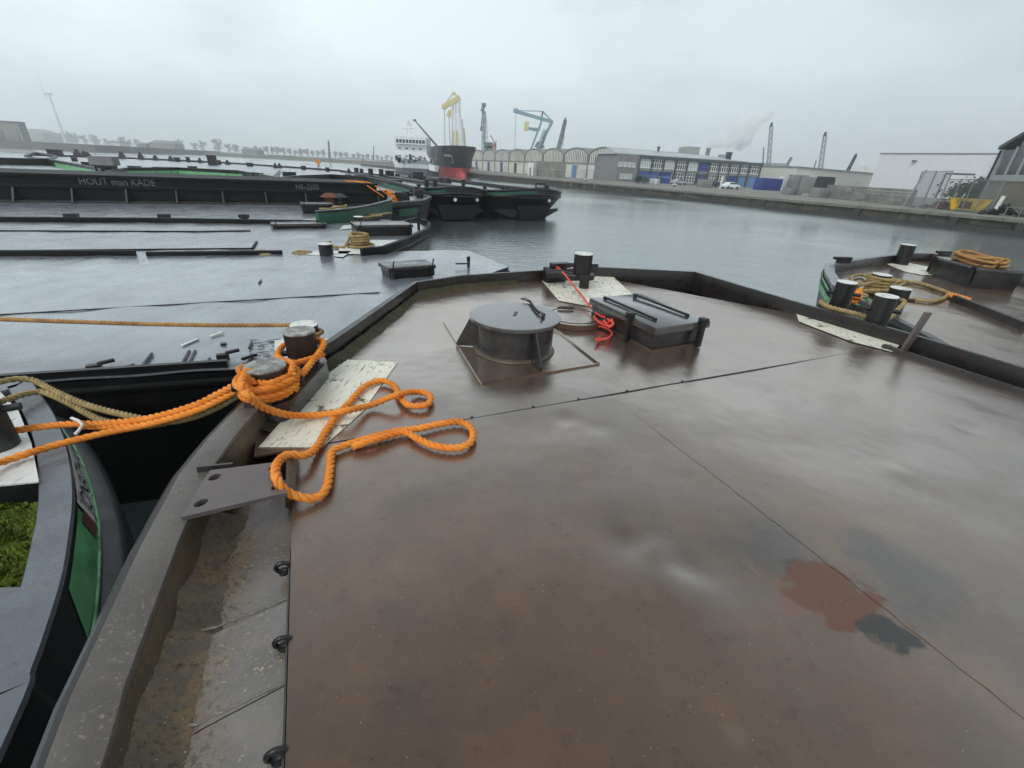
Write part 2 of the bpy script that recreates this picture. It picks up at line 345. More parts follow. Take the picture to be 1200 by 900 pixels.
mt['shipyellow'] = simple('ship_yellow', hexc(220, 208, 150), .5, .2, .3, .1)
mt['shipblack'] = simple('ship_black', hexc(34, 38, 44), .45, .3, .2, .1)
mt['shipgrey'] = simple('ship_grey', hexc(96, 104, 108), .5, .2, .2, .1)
mt['shipred'] = simple('ship_red', hexc(190, 66, 70), .55, .25, .3, .1)
mt['yellow'] = simple('skip_yellow', hexc(222, 186, 36), .5, .25, 1.5, .2, dirt=hexc(128, 92, 44))
mt['rust'] = simple('rust_brown', hexc(112, 66, 48), .8, .4, 3, .4)
mt['redpaint'] = simple('red_paint', hexc(168, 60, 48), .6, .2, 2, .1)
mt['buoy'] = simple('orange_buoy', hexc(232, 150, 40), .5, .2, 2, .1)
mt['letter'] = simple('chalk_letters', hexc(128, 136, 140), .8, .5, 9, .1, dirt=hexc(40, 44, 46))
mt['lettertxt'] = simple('black_letters', hexc(20, 20, 22), .6, .2, 6, .1)
mt['tyre'] = simple('tyre_rubber', hexc(24, 24, 25), .8, .2, 6, .1)
mt['carwhite'] = simple('car_white', hexc(232, 234, 236), .25, .04, 1, .02)
mt['cardark'] = simple('car_dark', hexc(48, 52, 58), .25, .1, 1, .02)
mt['carsilver'] = simple('car_silver', hexc(170, 176, 182), .25, .06, 1, .02)
mt['leaf'] = simple('far_foliage', hexc(74, 88, 66), .9, .4, .4, .1)
mt['leafdark'] = simple('shrub_foliage', hexc(58, 78, 54), .9, .5, 1.2, .1)
mt['bark'] = simple('bark', hexc(76, 66, 56), .9, .3, 2, .2)
mt['ground'] = simple('quay_paving', hexc(134, 131, 122), .8, .25, .25, .2, dirt=hexc(116, 114, 106), bd=.02)
mt['bank'] = simple('bank_earth', hexc(116, 120, 112), .9, .3, .05, .1, dirt=hexc(150, 140, 120))
mt['farwall'] = simple('far_bank_wall', hexc(110, 112, 110), .9, .25, .1, .1)
mt['tan_wall'] = simple('far_building', hexc(150, 150, 146), .8, .2, .1, .1)
def water_mat():
    m = M('harbour_water')
    far = m.n('ShaderNodeVectorMath', operation='LENGTH'); m.put(far.inputs[0], m.co)
    n1 = m.noise(.35, 3, .5, stretch=((1, 2.2, 1), R(-20))); n2 = m.noise(1.6, 4, .55, stretch=((1, 1.9, 1), R(15))); n3 = m.noise(7, 4, .6)
    gust = m.noise(.045, 4, .5, .38, .62)
    b1 = m.bump(n1, .10, .12); b2 = m.bump(n2, m.rng(gust, 0, 1, .16, .6), .07, b1); b3 = m.bump(n3, m.rng(gust, 0, 1, .16, .8), .03, b2)
    m.set(col=(.085, .11, .108, 1), rough=.4, nor=b3, spec=.2)
    lw = m.n('ShaderNodeLayerWeight', {'Blend': .5, 'Normal': b1}); f = m.math('MULTIPLY', m.math('POWER', lw.outputs['Facing'], 3.4), .95)
    gl = m.n('ShaderNodeBsdfGlossy', {'Roughness': m.rng(gust, 0, 1, .06, .16), 'Normal': b3}); gl.inputs['Color'].default_value = (.99, 1, .99, 1)
    ms = m.n('ShaderNodeMixShader'); m.put(ms.inputs[0], f); m.t.links.new(m.b.outputs[0], ms.inputs[1]); m.t.links.new(gl.outputs[0], ms.inputs[2])
    m.t.links.new(ms.outputs[0], [n for n in m.t.nodes if n.type == 'OUTPUT_MATERIAL'][0].inputs['Surface'])
    return m.m
mt['water'] = water_mat()
# ================================================================ SETTING
mb = MB(); mb.add([(-1500, -300, 0), (1500, -300, 0), (1500, 2100, 0), (-1500, 2100, 0)], [(0, 1, 2, 3)])
kind(mb.build('water', mt['water']), 'structure')
QZ = 1.3
q0, q1 = P(1200, 258, QZ), P(560, 203, QZ)
qd = (q1-q0).normalized(); qn = Vector((qd.y, -qd.x, 0))          # qn points inland
if qn.x < 0: qn = -qn
qa, qb = q0-qd*70, q1+qd*150
ground = MB(); ground.prism([qa+qn*1.2, qb+qn*1.2, qb+qn*900, qa+qn*900][::-1], -.5, QZ-.02)
kind(ground.build('quay_ground', mt['ground']), 'structure')
# quay wall with coping stones, timber strip and joints
quay = thing('quay_wall', 'long stained concrete quay wall along the far side of the basin', 'quay wall', qa)
mb = MB(); L = (qb-qa).length; nseg = 150; mats = []
grid = []
for i in range(int(L/1.5)+1):
    p = qa+qd*(i*1.5); row = []
    for j in range(5):
        z = -.4+(QZ-.25+.4)*j/4
        off = noise.noise(Vector((i*.7, j*1.7, 3)))*.16 if 1 < j < 4 else 0
        row.append(p+qn*(.25+off)+Vector((0, 0, z)) - Vector((0, 0, p.z)))
    grid.append(row)
mb.loft(grid, cap=False, closed=False)
mb.build('wall_face', mt['quayface'], quay)
mb = MB(); mb.hexa([p-Vector((0, 0, p.z))+Vector((0, 0, -.3)) for p in (qa-qn*.05, qb-qn*.05, qb+qn*.4, qa+qn*.4)], [p-Vector((0, 0, p.z))+Vector((0, 0, .32)) for p in (qa-qn*.05, qb-qn*.05, qb+qn*.4, qa+qn*.4)])
mb.build('timber_strip', mt['fender'], quay)
cm = None
for i in range(58):
    a = qa+qd*(i*4.2+.03); b = qa+qd*((i+1)*4.2-.03)
    mb = MB(); z0, z1 = QZ-.26, QZ+.02+.015*math.sin(i*7)
    f = lambda p, o, z: Vector((p.x, p.y, 0))+qn*o+Vector((0, 0, z))
    mb.hexa([f(a, 0, z0), f(b, 0, z0), f(b, 1.25, z0), f(a, 1.25, z0)], [f(a, 0, z1), f(b, 0, z1), f(b, 1.25, z1), f(a, 1.25, z1)])
    mb.build('coping_stone', mt['coping'], quay)
for px in (1095, 1172, 990, 668, 880):
    t = min(((qa+qd*s) for s in range(0, 330, 1)), key=lambda v: abs(600+FPX*0+ (lambda r: r)(0)-600) if False else abs(math.atan2(v.x, v.y)-math.atan2(*P(px, 300, 0).xy)))
    mb = MB(); mb.hexa(*[[Vector((t.x, t.y, 0))+qd*a+qn*o+Vector((0, 0, z)) for a, o in ((-.3, -.12), (.3, -.12), (.3, .3), (-.3, .3))] for z in (-.2, QZ-.27)])
    mb.build('fender_pile', mt['fender'], quay)
# far bank (left) and far shore
lb = [D(-200, 160, 235), D(108, 172, 235)]
bk = MB(); A_, B_ = P(-260, 158, 0), P(113, 178.5, 0)
inl = Vector((-.5, .86, 0))
bk.prism([A_, B_, B_+Vector((-60, 200, 0)), A_+Vector((-200, 260, 0))], -.5, 3.4)
kind(bk.build('pier_bank', mt['farwall']), 'structure')
s1, s2, s3 = P(100, 181, 0), P(460, 194.5, 0), P(250, 186, 0)
bk = MB(); far_l = [P(60, 177.2, 0), P(250, 184.6, 0), P(460, 193.8, 0), P(560, 199.4, 0)]
far_l = [Vector((p.x, p.y, 0)) for p in (D(40, 176.5, 430), D(250, 186, 400), D(460, 196, 360), D(570, 200, 420))]
bk.prism(far_l+[Vector((600, 1900, 0)), Vector((-1400, 1900, 0)), Vector((-1400, 520, 0))], -.5, 2.2)
kind(bk.build('far_shore', mt['bank']), 'structure')
# ================================================================ THE BARGE IN THE FOREGROUND
DZ = 2.0; SZ = 1.96; RZ = 2.15
AX = Vector((-.414, .910, 0)); CX = Vector((.910, .414, 0))
def ac(c, a, z=0): return CX*c+AX*a+Vector((0, 0, z))
def to_c(p): return p.x*CX.x+p.y*CX.y
def to_a(p): return p.x*AX.x+p.y*AX.y
own = thing('deck_barge', 'big brown wet rusty steel deck barge filling the foreground', 'barge', ac(2.3, 0, 0))
rim_px = [(285, 470), (320, 434), (356, 415), (390, 395), (485, 330), (540, 322), (620, 317), (700, 312.5), (815, 318), (930, 352), (1060, 388), (1200, 430)]
rim_o = [P(*p, RZ) for p in [(50, 900), (80, 820), (164, 640), (210, 555), (245, 512)]+rim_px]
rim_o = [ac(-.78, -4.5, RZ), ac(-.77, -1.5, RZ)]+[Vector(p) for p in rim_o]+[ac(5.42, -4.5, RZ)]
def offset(line, d):
    res = []
    for i, p in enumerate(line):
        t = Vector((0, 0, 0))
        for a, b in ((i-1, i), (i, i+1)):
            if a >= 0 and b < len(line): t += (line[b]-line[a]).normalized()
        t.normalize(); res.append(p+Vector((t.y, -t.x, 0))*d)
    return res
hullpoly = [Vector((p.x, p.y, 0)) for p in rim_o]
mb = MB(); up_ = [p+Vector((0, 0, 1.99)) for p in offset(hullpoly, .01)]; md = [p+Vector((0, 0, .9)) for p in offset(hullpoly, .05)]; lo = [p+Vector((0, 0, -.4)) for p in offset(hullpoly, .5)]
mb.loft([lo, md, up_], cap=False)
mb.build('hull', mt['hull'], own)
mb = MB(); mb.prism(offset(hullpoly, .02), 1.70, 1.72); mb.build('under_deck', mt['black'], own)
# gunwale rim: a flat capped strip standing proud of the deck
def sweep(line, prof):       # prof: (inward offset, z)
    rings = []
    offs = {o: offset(line, o) for o, z in prof}
    for i in range(len(line)): rings.append([Vector((offs[o][i].x, offs[o][i].y, z)) for o, z in prof])
    return rings
def densify(line, step=.25):
    r = []
    for a, b in zip(line, line[1:]):
        n = max(1, int((b-a).length/step)); r += [a.lerp(b, k/n) for k in range(n)]
    return r+[line[-1]]
n_left = 9
left_line = densify(rim_o[:n_left+1], .12); bow_line = densify(rim_o[n_left:], .15)
mb = MB(); mb.loft(sweep(left_line, [(0, 1.9), (0, RZ), (.125, RZ), (.125, RZ-.03)]))
mb.build('gunwale_cap', mt['rim'], own, bevel=.006)
mb = MB(); mb.loft(sweep(left_line, [(.05, 1.72), (.11, RZ-.03), (.122, RZ-.03), (.13, 1.95), (.16, 1.72)])); mb.build('gunwale_inner_face', mt['riminner'], own)
mb = MB(); mb.loft(sweep(bow_line, [(0, 1.85), (0, RZ), (.045, RZ), (.05, RZ-.03), (.06, DZ-.01), (.06, 1.85)]))
mb.build('bow_rim', mt['riminnerdark'], own, smooth=40)
mb = MB(); mb.tube([p+Vector((0, 0, -.035)) for p in offset(rim_o, -.012)], .03, 6); mb.build('rubbing_strake', mt['steel'], own)
# short stepped segments on the gunwale
for px, py in ((232, 553), (287, 478)):
    p = P(px, py, RZ); i = min(range(1, len(rim_o)-1), key=lambda k: (rim_o[k]-p).length); t = (rim_o[i+1]-rim_o[i-1]).normalized(); nn = Vector((t.y, -t.x, 0))
    mb = MB(); mb.bar(p-nn*.0, p+nn*.15, .012, .06); mb.build('gunwale_step', mt['steel'], own)
# deck surface
dents = [(P(735, 628), .15, -.024), (P(735, 616), .06, .014), (P(790, 690), .19, .024), (P(860, 668), .22, -.018), (P(800, 660), .09, -.018), (P(770, 645), .08, .016), (P(665, 490), .08, -.014), (P(1130, 500), .12, -.012), (P(1060, 555), .1, .012), (P(1160, 590), .3, -.01), (P(1110, 560), .22, .008), (P(1040, 520), .25, -.007), (P(690, 520), .2, .008), (P(640, 500), .16, -.006), (P(560, 640), .35, .006), (P(480, 610), .22, -.006),
         (P(1120, 480), .3, .01), (P(1000, 470), .25, -.008), (P(905, 490), .25, .008), (P(700, 500), .09, -.008), (P(840, 620), .25, -.006), (P(1000, 620), .3, .006)]
def deck_z(x, y):
    z = .008*noise.noise(Vector((x*.8, y*.8, 1)))+.004*noise.noise(Vector((x*2.1, y*2.1, 5)))
    for p, r_, h in dents:
        q = ((x-p.x)**2+(y-p.y)**2)/(r_*r_)
        if q < 9: z += h*math.exp(-q*1.2)
    return z
def sheet(name, poly, z, m, parent, res=.05, fz=None, thick=.012, gap=.0025, kn=None):
    gap = .0007 if m is mt['deck'] else gap
    poly = [Vector((p[0], p[1], 0)) for p in poly]
    ar = sum(a.x*b.y-b.x*a.y for a, b in zip(poly, poly[1:]+poly[:1]))
    if ar < 0: poly = poly[::-1]
    xs = [p.x for p in poly]; ys = [p.y for p in poly]
    bm = bmesh.new(); x0, y0 = min(xs)-.01, min(ys)-.01
    nx, ny = int((max(xs)+.01-x0)/res)+2, int((max(ys)+.01-y0)/res)+2
    vs = [[bm.verts.new((x0+i*res, y0+j*res, 0)) for j in range(ny)] for i in range(nx)]
    for i in range(nx-1):
        for j in range(ny-1): bm.faces.new((vs[i][j], vs[i+1][j], vs[i+1][j+1], vs[i][j+1]))
    for a, b in zip(poly, poly[1:]+poly[:1]):
        d = (b-a).normalized(); no = Vector((d.y, -d.x, 0))
        bmesh.ops.bisect_plane(bm, geom=bm.verts[:]+bm.edges[:]+bm.faces[:], plane_co=a-no*gap, plane_no=no, clear_outer=True)
    be = [e for e in bm.edges if e.is_boundary]
    ret = bmesh.ops.extrude_edge_only(bm, edges=be)
    ev = set(v for v in ret['geom'] if isinstance(v, bmesh.types.BMVert))
    for v in bm.verts:
        h = z+(fz(v.co.x, v.co.y) if fz else 0)
        v.co.z = h-thick if v in ev else h
    bmesh.ops.recalc_face_normals(bm, faces=bm.faces)
    me = bpy.data.meshes.new(name); bm.to_mesh(me); bm.free(); me.materials.append(m)
    me.shade_smooth(); me.set_sharp_from_angle(angle=R(40))
    o = bpy.data.objects.new(name, me); C.objects.link(o)
    if parent: put(o, parent)
    if kn: o['kind'] = kn
    return o
PE = -.27                                     # c of the main plate's left edge
seam_a = 2.36
cs1 = to_c(P(930, 630)); cs2 = 3.75
for c0, c1 in ((PE, cs1), (cs1, 5.34)):
    for a0, a1 in ((-4.4, -.9), (-.9, seam_a)):
        poly = [ac(c0, a0), ac(c1, a0), ac(c1, a1), ac(c0, a1)]
        sheet('deck_plate', poly, DZ, mt['deck'], own, .045 if a0 > -1 else .12, deck_z)
cf = to_c(P(672, 450))
inn = offset(rim_o, .05)
il = [p for p in inn if to_a(p) > seam_a+.12]
c_in = [to_c(p) for p in il]
def front_at(c):
    for a, b in zip(il, il[1:]):
        if min(to_c(a), to_c(b)) <= c <= max(to_c(a), to_c(b)) and to_a(a) > 4.0: 
            t = (c-to_c(a))/(to_c(b)-to_c(a)); return to_a(a)+(to_a(b)-to_a(a))*t
    return 5.3
def convex(pts):
    pts = sorted([(p[0], p[1]) for p in pts]); 
    def half(ps):
        h = []
        for p in ps:
            while len(h) > 1 and (h[-1][0]-h[-2][0])*(p[1]-h[-2][1])-(h[-1][1]-h[-2][1])*(p[0]-h[-2][0]) <= 1e-9: h.pop()
            h.append(p)
        return h
    a, b = half(pts), half(pts[::-1]); return a[:-1]+b[:-1]
cuts = [-.6, cf, 3.55, 5.45]
for c0, c1 in zip(cuts, cuts[1:]):
    pts = [ac(max(c0, -.47), seam_a), ac(min(c1, 5.36), seam_a)]+[p for p in il if c0 < to_c(p) < c1]
    for c in (c0, c1):
        if -.4 < c < 5.3: pts.append(ac(c, front_at(c)))
    sheet('fore_deck_plate', convex(pts), DZ-.002, mt['deck'], own, .05, lambda x, y: deck_z(x, y)*.6)
mb = MB(); mb.bar(ac(-.2, seam_a, DZ-.003), ac(5.3, seam_a, DZ-.003), .007, .012); mb.build('seam_joint', mt['black'], own)
# bolt heads and small debris along the transverse seam
for c in (.35, .8, 1.25, 1.62, 2.05, 2.6):
    mb = MB(); p = ac(c, seam_a+.01, DZ); mb.cyl(p, .009, .008, 8); mb.build('seam_bolt', mt['black'], own)
mb = MB()
for a in [i*.06 for i in range(48)]:
    p = ac(cs1+.004*math.sin(a*40), -1+a, DZ+.001+deck_z(*ac(cs1, -1+a).xy)); q = ac(cs1+.004*math.sin((a+.06)*40), -1+a+.06, DZ+.001+deck_z(*ac(cs1, -.94+a).xy)); mb.bar(p, q, .004, .003)
mb.build('weld_bead', mt['deck'], own)
# sunken side deck on the left: plates, weld joints, silt, eye rings
sb = [-.9, .10, .62, 1.03, 1.36, 2.2]
for k, (a0, a1) in enumerate(zip(sb, sb[1:])):
    sheet('side_deck_plate', [ac(-.72, a0-.09), ac(PE-.004, a0), ac(PE-.004, a1), ac(-.72, a1-.09)], SZ-.035*(k == 4), mt['sidedeck'], own, .04, lambda x, y: .006*noise.noise(Vector((x*3, y*3, 7)))-.03*max(0, min(1, (-.52-to_c(Vector((x, y, 0))))/.15)))
for a in sb[1:-1]:
    mb = MB(); pts = [ac(-.56+.29*t, a-.03+.04*t+.010*noise.noise(Vector((t*9, a, 0))), SZ+.001+.003*noise.noise(Vector((t*17, a, 3)))) for t in [i/14 for i in range(15)]]
    mb.tube(pts, [.005+.003*noise.noise(Vector((i*1.3, a, 1))) for i in range(15)], 6); mb.build('weld_bead', mt['sidedeck'], own)
mb = MB(); grid = []
ns = 150
li = [p for p in densify(offset(rim_o[:7], .115), .02)]
li = [p for p in li if -1.2 < to_a(p) < 1.98]
for p in li:
    row = []
    for j in range(14):
        t = j/13; q = p+CX*(t*(.15+.07*noise.noise(Vector((p.x*2.5, p.y*2.5, 2)))))
        h = .09*(1-t)**1.5*(1+.5*noise.noise(q*5))+.014*noise.noise(q*22)*(1-t*.7)+.010*noise.noise(q*55)*(1-t*.6)
        row.append(Vector((q.x, q.y, SZ-.006+max(-.01, h)+(-.012 if j == 13 else 0)-.035*max(0, min(1, (to_a(q)-1.30)/.12)))))
    grid.append(row)
mb.loft(grid, cap=False, closed=False); kind(mb.build('rust_silt', mt['dirt'], own, smooth=60), 'stuff')
for px, py in ((332, 667), (332, 755), (325, 887)):
    p = P(px, py, SZ+.02); r = MB()
    r.tube([p+Vector((.026*math.cos(t)*.9, .026*math.cos(t)*.4, .012+.022*math.sin(t))) for t in [i*math.pi/7 for i in range(14)]], .009, 8, closed=True)
    r.cyl(p+Vector((0, 0, -.02)), .02, .012, 10)
    r.build('eye_ring', mt['black'], own, smooth=50)
mb = MB(); mb.bar(ac(PE-.006, -4.4, DZ-.07), ac(PE-.006, 1.6, DZ-.07), .006, .13); mb.build('coaming_strip', mt['steel'], own)
# bracket inside the rim
for px, py in ((163, 765), (262, 560)):
    p = P(px, py, 2.1); mb = MB(); mb.hexa([p+ac(-.05, -.006, -.22), p+ac(.08, -.006, -.22), p+ac(.08, .006, -.22), p+ac(-.05, .006, -.22)], [p+ac(-.07, -.006, .05), p+ac(-.04, -.006, .05), p+ac(-.04, .006, .05), p+ac(-.07, .006, .05)]); mb.build('rim_bracket', mt['riminner'], own)
# drilled plate bridging the gunwale and the deck
q = [P(212, 606, 2.185), P(336, 577, 2.12), P(326, 541, 2.12), P(246, 551, 2.185)]
bm = bmesh.new(); n = 24
def bil(s, t): return q[0].lerp(q[1], s).lerp(q[3].lerp(q[2], s), t)
holes = [(.12, .22), (.12, .80), (.92, .22), (.90, .80)]
me = bpy.data.meshes.new('drilled_plate')
cell = {}
S = [0, .06, .18, .5, .86, .98, 1]; T = [0, .10, .34, .68, .92, 1]
S = [0, .05, .19, .5, .84, .985, 1]; T = [0, .08, .36, .66, .94, 1]
hc = {(1, 1): 0, (1, 3): 1, (4, 1): 2, (4, 3): 3}
vg = [[bm.verts.new(bil(s, t)) for t in T] for s in S]
for i in range(len(S)-1):
    for j in range(len(T)-1):
        a, b, c_, d = vg[i][j], vg[i+1][j], vg[i+1][j+1], vg[i][j+1]
        if (i, j) in hc:
            cen = (a.co+b.co+c_.co+d.co)/4; e1 = (q[1]-q[0]).normalized(); e2 = (q[3]-q[0]).normalized(); K = 16; rad = .024
            ring = [bm.verts.new(cen+e1*rad*math.cos(2*math.pi*(k+.5)/K)+e2*rad*math.sin(2*math.pi*(k+.5)/K)) for k in range(K)]
            cor = [(c_, 0), (d, 4), (a, 8), (b, 12)]
            # quads between each corner and its quarter of the ring
            for v, k0 in cor:
                for k in range(k0, k0+3): bm.faces.new((v, ring[k % K], ring[(k+1) % K]))
            for (v, k0), (v2, k1) in zip(cor, cor[1:]+cor[:1]): bm.faces.new((v, ring[(k0+3) % K], ring[(k0+4) % K], v2))
        else: bm.faces.new((a, b, c_, d))
bmesh.ops.recalc_face_normals(bm, faces=bm.faces)
ret = bmesh.ops.extrude_face_region(bm, geom=bm.faces[:])
for v in [g for g in ret['geom'] if isinstance(g, bmesh.types.BMVert)]: v.co.z -= .02
bmesh.ops.recalc_face_normals(bm, faces=bm.faces); bm.to_mesh(me); bm.free(); me.materials.append(mt['plate'])
o = bpy.data.objects.new('drilled_plate', me); C.objects.link(o); put(o, own)
mb = MB()
a, b = P(341, 545, 2.12), P(341, 600, 2.06)
mb.hexa([P(334, 596, SZ), P(346, 594, SZ), P(349, 540, SZ), P(336, 540, SZ)], [P(334, 580, 2.10), P(346, 578, 2.06), P(349, 527, 2.05), P(336, 528, 2.11)])
mb.build('channel_post', mt['riminner'], own, bevel=.006)
mb = MB(); mb.bar(ac(-.62, 2.2, 1.93), ac(PE+.3, 2.33, 1.93), .012, .13); mb.build('gutter_bulkhead', mt['steel'], own)
# white painted patches
def patch(px, z, m, name='paint_patch', parent=own, fz=None, res=.04):
    return sheet(name, convex([P(a, b, z) for a, b in px]), z, m, parent, res, fz, .003, 0)
patch([(394, 421), (466, 424), (425, 482), (380, 522), (372, 524), (303, 524), (345, 480)], DZ+.004, mt['worn'], fz=lambda x, y: deck_z(x, y)*.6)
patch([(632, 325), (655, 352), (705, 361), (741, 345), (714, 320)], DZ+.010, mt['worn'], fz=lambda x, y: deck_z(x, y)*.6)
patch([(931, 361), (936, 376), (998, 400), (1046, 412), (1058, 401), (1000, 386)], DZ+.012, mt['worn'], fz=lambda x, y: deck_z(x, y)*.6)
# ---- bollards
def bollard(parent, base, h, r, cap='cap', pin=None, tilt=None, name='bollard', body='black', pin_h=.45, lean=(0, 0)):
    b = Vector(base); mb = MB()
    m3 = Matrix.Rotation(lean[0], 3, 'X') @ Matrix.Rotation(lean[1], 3, 'Y')
    mb.cyl(b, r, h, 32, r*1.03, m3); o = mb.build(name, mt[body], parent, smooth=40)
    mb = MB(); mb.cyl(b+m3 @ Vector((0, 0, h)), r*1.04, .012, 32, None, m3, .004); mb.build('cap', mt[cap], o, smooth=30)
    if pin:
        d = Vector((math.cos(pin), math.sin(pin), 0)); p = b+Vector((0, 0, h*pin_h))
        mb = MB(); mb.tube([p-d*r*1.75, p+d*r*1.75], r*.22, 12); mb.build('pin', mt['black'], o, smooth=40)
    return o
def slab(parent, name, p, q, wd, z0, z1, m, rounded=True):
    d = (q-p); d.z = 0; d.normalize(); s_ = Vector((d.y, -d.x, 0)); poly = []
    for c_, a0 in ((q, -90), (p, 90)):
        for k in range(9):
            t = R(a0+k*22.5); poly.append(c_+d*math.cos(t)*wd+(-s_)*math.sin(t)*wd)
    mb = MB(); mb.prism(poly, z0, z1); return mb.build(name, mt[m], parent, bevel=.008)
LB1, LB2 = P(318, 463, 2.13), P(357, 425, 2.13)
slab(own, 'bollard_foot', LB1, LB2, .155, 1.9, 2.13, 'steel')
z1t, z2t = top_z(LB1, 430), top_z(LB2, 389)
bollard(own, LB1, min(.24, z1t-2.13), .115, 'capgrey', pin=R(205), body='steel', pin_h=.42)
bollard(own, LB2, min(.27, z2t-2.13), .104, 'capgrey', pin=R(200), pin_h=.35)
RB1, RB2 = P(982, 359, 2.13), P(1026, 378, 2.13)
slab(own, 'bollard_foot', RB1+(RB1-RB2)*.25, RB2+(RB2-RB1)*.1, .12, 1.95, 2.10, 'black')
bollard(own, RB1-Vector((0, 0, .04)), .34, .105, pin=R(160), pin_h=.6)
bollard(own, RB2-Vector((0, 0, .04)), .34, .105, pin=R(160), pin_h=.55)
# bow bollard on its bent arm
BB = P(684, 338, 2.0); bt = top_z(BB, 302)
mb = MB(); mb.cyl(BB, .07, .16, 24); o = mb.build('bollard_stem', mt['black'], own, smooth=40)
mb = MB(); mb.cyl(BB+Vector((0, 0, .14)), .13, .07, 28, None, None, .01); mb.build('bollard_collar', mt['black'], own, smooth=40)
bollard(own, BB+Vector((-.05, .03, .21)), .26, .125, pin=R(5), pin_h=.4)
arm = [BB+Vector((-.02, .01, .17)), BB+Vector((-.22, .03, .15)), BB+Vector((-.36, .07, .18)), BB+Vector((-.55, .06, .16))]
mb = MB(); mb.tube(crom(arm, .05), .06, 10); mb.build('bollard_arm', mt['black'], own, smooth=50)
fl = P(650, 331, 2.0)
mb = MB(); mb.prism([fl+ac(-.16, -.05), fl+ac(.16, -.05), fl+ac(.16, .1), fl+ac(-.16, .1)], 2.0, 2.22); mb.box(fl+Vector((.06, .02, .25)), (.3, .12, .07), R(24)); mb.build('fairlead_cheek', mt['black'], own, bevel=.015)
# ---- round hatch drum
HC = P(604, 369, 2.32); HC = Vector((HC.x-.0, HC.y, 2.0)); HR = .405
o = MB(); bp = [P(520, 378), P(565, 450), P(702, 427), P(640, 378)]
for a, b in ((0, 1), (1, 2), (2, 3)):
    mb = MB(); mb.bar(bp[a]+Vector((0, 0, .008)), bp[b]+Vector((0, 0, .003)), .012, .016); mb.build('deck_flat_bar', mt['deck'], own)
drum = MB(); drum.cyl(HC, .35, .295, 64); drum = drum.build('hatch_drum', mt['steel'], own, smooth=40)
mb = MB(); mb.cyl(HC+Vector((0, 0, .29)), HR, .03, 72, None, None, .006); mb.build('drum_lid', mt['steel_lid'] if 'steel_lid' in mt else mt['steel'], drum, smooth=30)
mb = MB(); mb.loft([[HC+Vector((r_*math.cos(t), r_*math.sin(t), z)) for t in [k*math.pi/24 for k in range(48)]] for r_, z in ((.345, .002), (.375, .004), (.352, .03))]); mb.build('drum_weld', mt['riminner'], drum, smooth=60)
for px, py, an in ((541, 405, 0), (637, 437, 0), (660, 378, 0), (560, 352, 0)):
    p = P(px, py); d = (p-HC); d.z = 0; d.normalize(); s_ = Vector((d.y, -d.x, 0))*.009
    mb = MB(); a0, a1, a2, a3 = HC+d*.33, HC+d*(.33+.20), HC+d*.40, HC+d*.33
    pts = [a0+Vector((0, 0, .005)), a1+Vector((0, 0, .005)), a1+Vector((0, 0, .03)), a2+Vector((0, 0, .285)), a3+Vector((0, 0, .285))]
    mb.loft([[v-s_ for v in pts], [v+s_ for v in pts]]); mb.build('gusset', mt['steel'], drum)
mb = MB(); mb.box(HC+Vector((-.0, .03, .3215)), (.03, .12, .004), R(-8)); mb.build('lid_slot', mt['black'], drum)
# chain lying on the drum lid
ch = thing('short_chain', 'short rusty chain lying on the round drum lid', 'chain', P(628, 358, 2.325))
pts = crom([P(611, 350, 2.335), P(620, 353, 2.335), P(626, 361, 2.335), P(632, 367, 2.335), P(638, 369, 2.335), P(634, 373, 2.335)], .03)
for i, (a, b) in enumerate(zip(pts, pts[1:])):
    m_ = (a+b)/2; d = (b-a).normalized(); u = Vector((0, 0, 1)) if i % 2 else d.cross(Vector((0, 0, 1))); mb = MB()
    mb.tube([m_+d*.023*math.cos(t)+u*.011*math.sin(t)+Vector((0, 0, .006*(i % 2))) for t in [k*math.pi/5 for k in range(10)]], .005, 6, closed=True)
    mb.build('chain_link', mt['black'], ch, smooth=60)
# ---- flat round manhole with handle
MC = P(674, 376, 2.0); mr_ = .29
MC = (P(640, 376, 2.03)+P(708, 374, 2.03))/2+Vector((-.02, .06, -.03))
mh = MB(); mh.cyl(MC, .34, .06, 64, None, None, .006); mh = mh.build('manhole_lid', mt['deck'], own, smooth=30)
mb = MB(); hp = P(663, 362, 2.07); mb.tube([hp+Vector((.09*math.cos(t)+.0, .03*math.sin(t), .012)) for t in [k*math.pi/8 for k in range(16)]], .009, 8, closed=True); mb.build('handle', mt['black'], mh, smooth=50)
mb = MB(); mb.tube([MC+Vector((.28*math.cos(t), .28*math.sin(t), .06)) for t in [k*math.pi/20 for k in range(40)]], .006, 6, closed=True); mb.build('lid_bead', mt['steel'], mh, smooth=50)
mb = MB(); hp = P(700, 370, 2.07); mb.bar(hp+Vector((-.05, .06, 0)), hp+Vector((.03, -.05, .02)), .025, .03); mb.build('dog_clamp', mt['black'], mh)
# ---- box hatch with hinged lid
b0 = P(764, 411); ex = (P(813, 403)-b0).normalized(); ey = Vector((-ex.y, ex.x, 0))
bw, bl, bh = .60, .98, .235
f = lambda x, y, z: b0+ex*x+ey*y+Vector((0, 0, z))
mb = MB(); mb.hexa([f(0, 0, 0), f(bw, 0, 0), f(bw, bl, 0), f(0, bl, 0)], [f(-.03, -.01, bh-.03), f(bw+.03, -.01, bh-.03), f(bw+.03, bl, bh-.03), f(-.03, bl, bh-.03)])
hb = mb.build('hatch_box', mt['steel'], own, bevel=.012)
mb = MB(); mb.hexa([f(-.055, -.05, bh-.06), f(bw+.055, -.05, bh-.06), f(bw+.055, bl+.03, bh-.06), f(-.055, bl+.03, bh-.06)], [f(-.05, -.045, bh+.015), f(bw+.05, -.045, bh+.015), f(bw+.05, bl+.02, bh+.015), f(-.05, bl+.02, bh+.015)])
mb.build('hatch_lid', mt['steel_lid'], hb, bevel=.012)
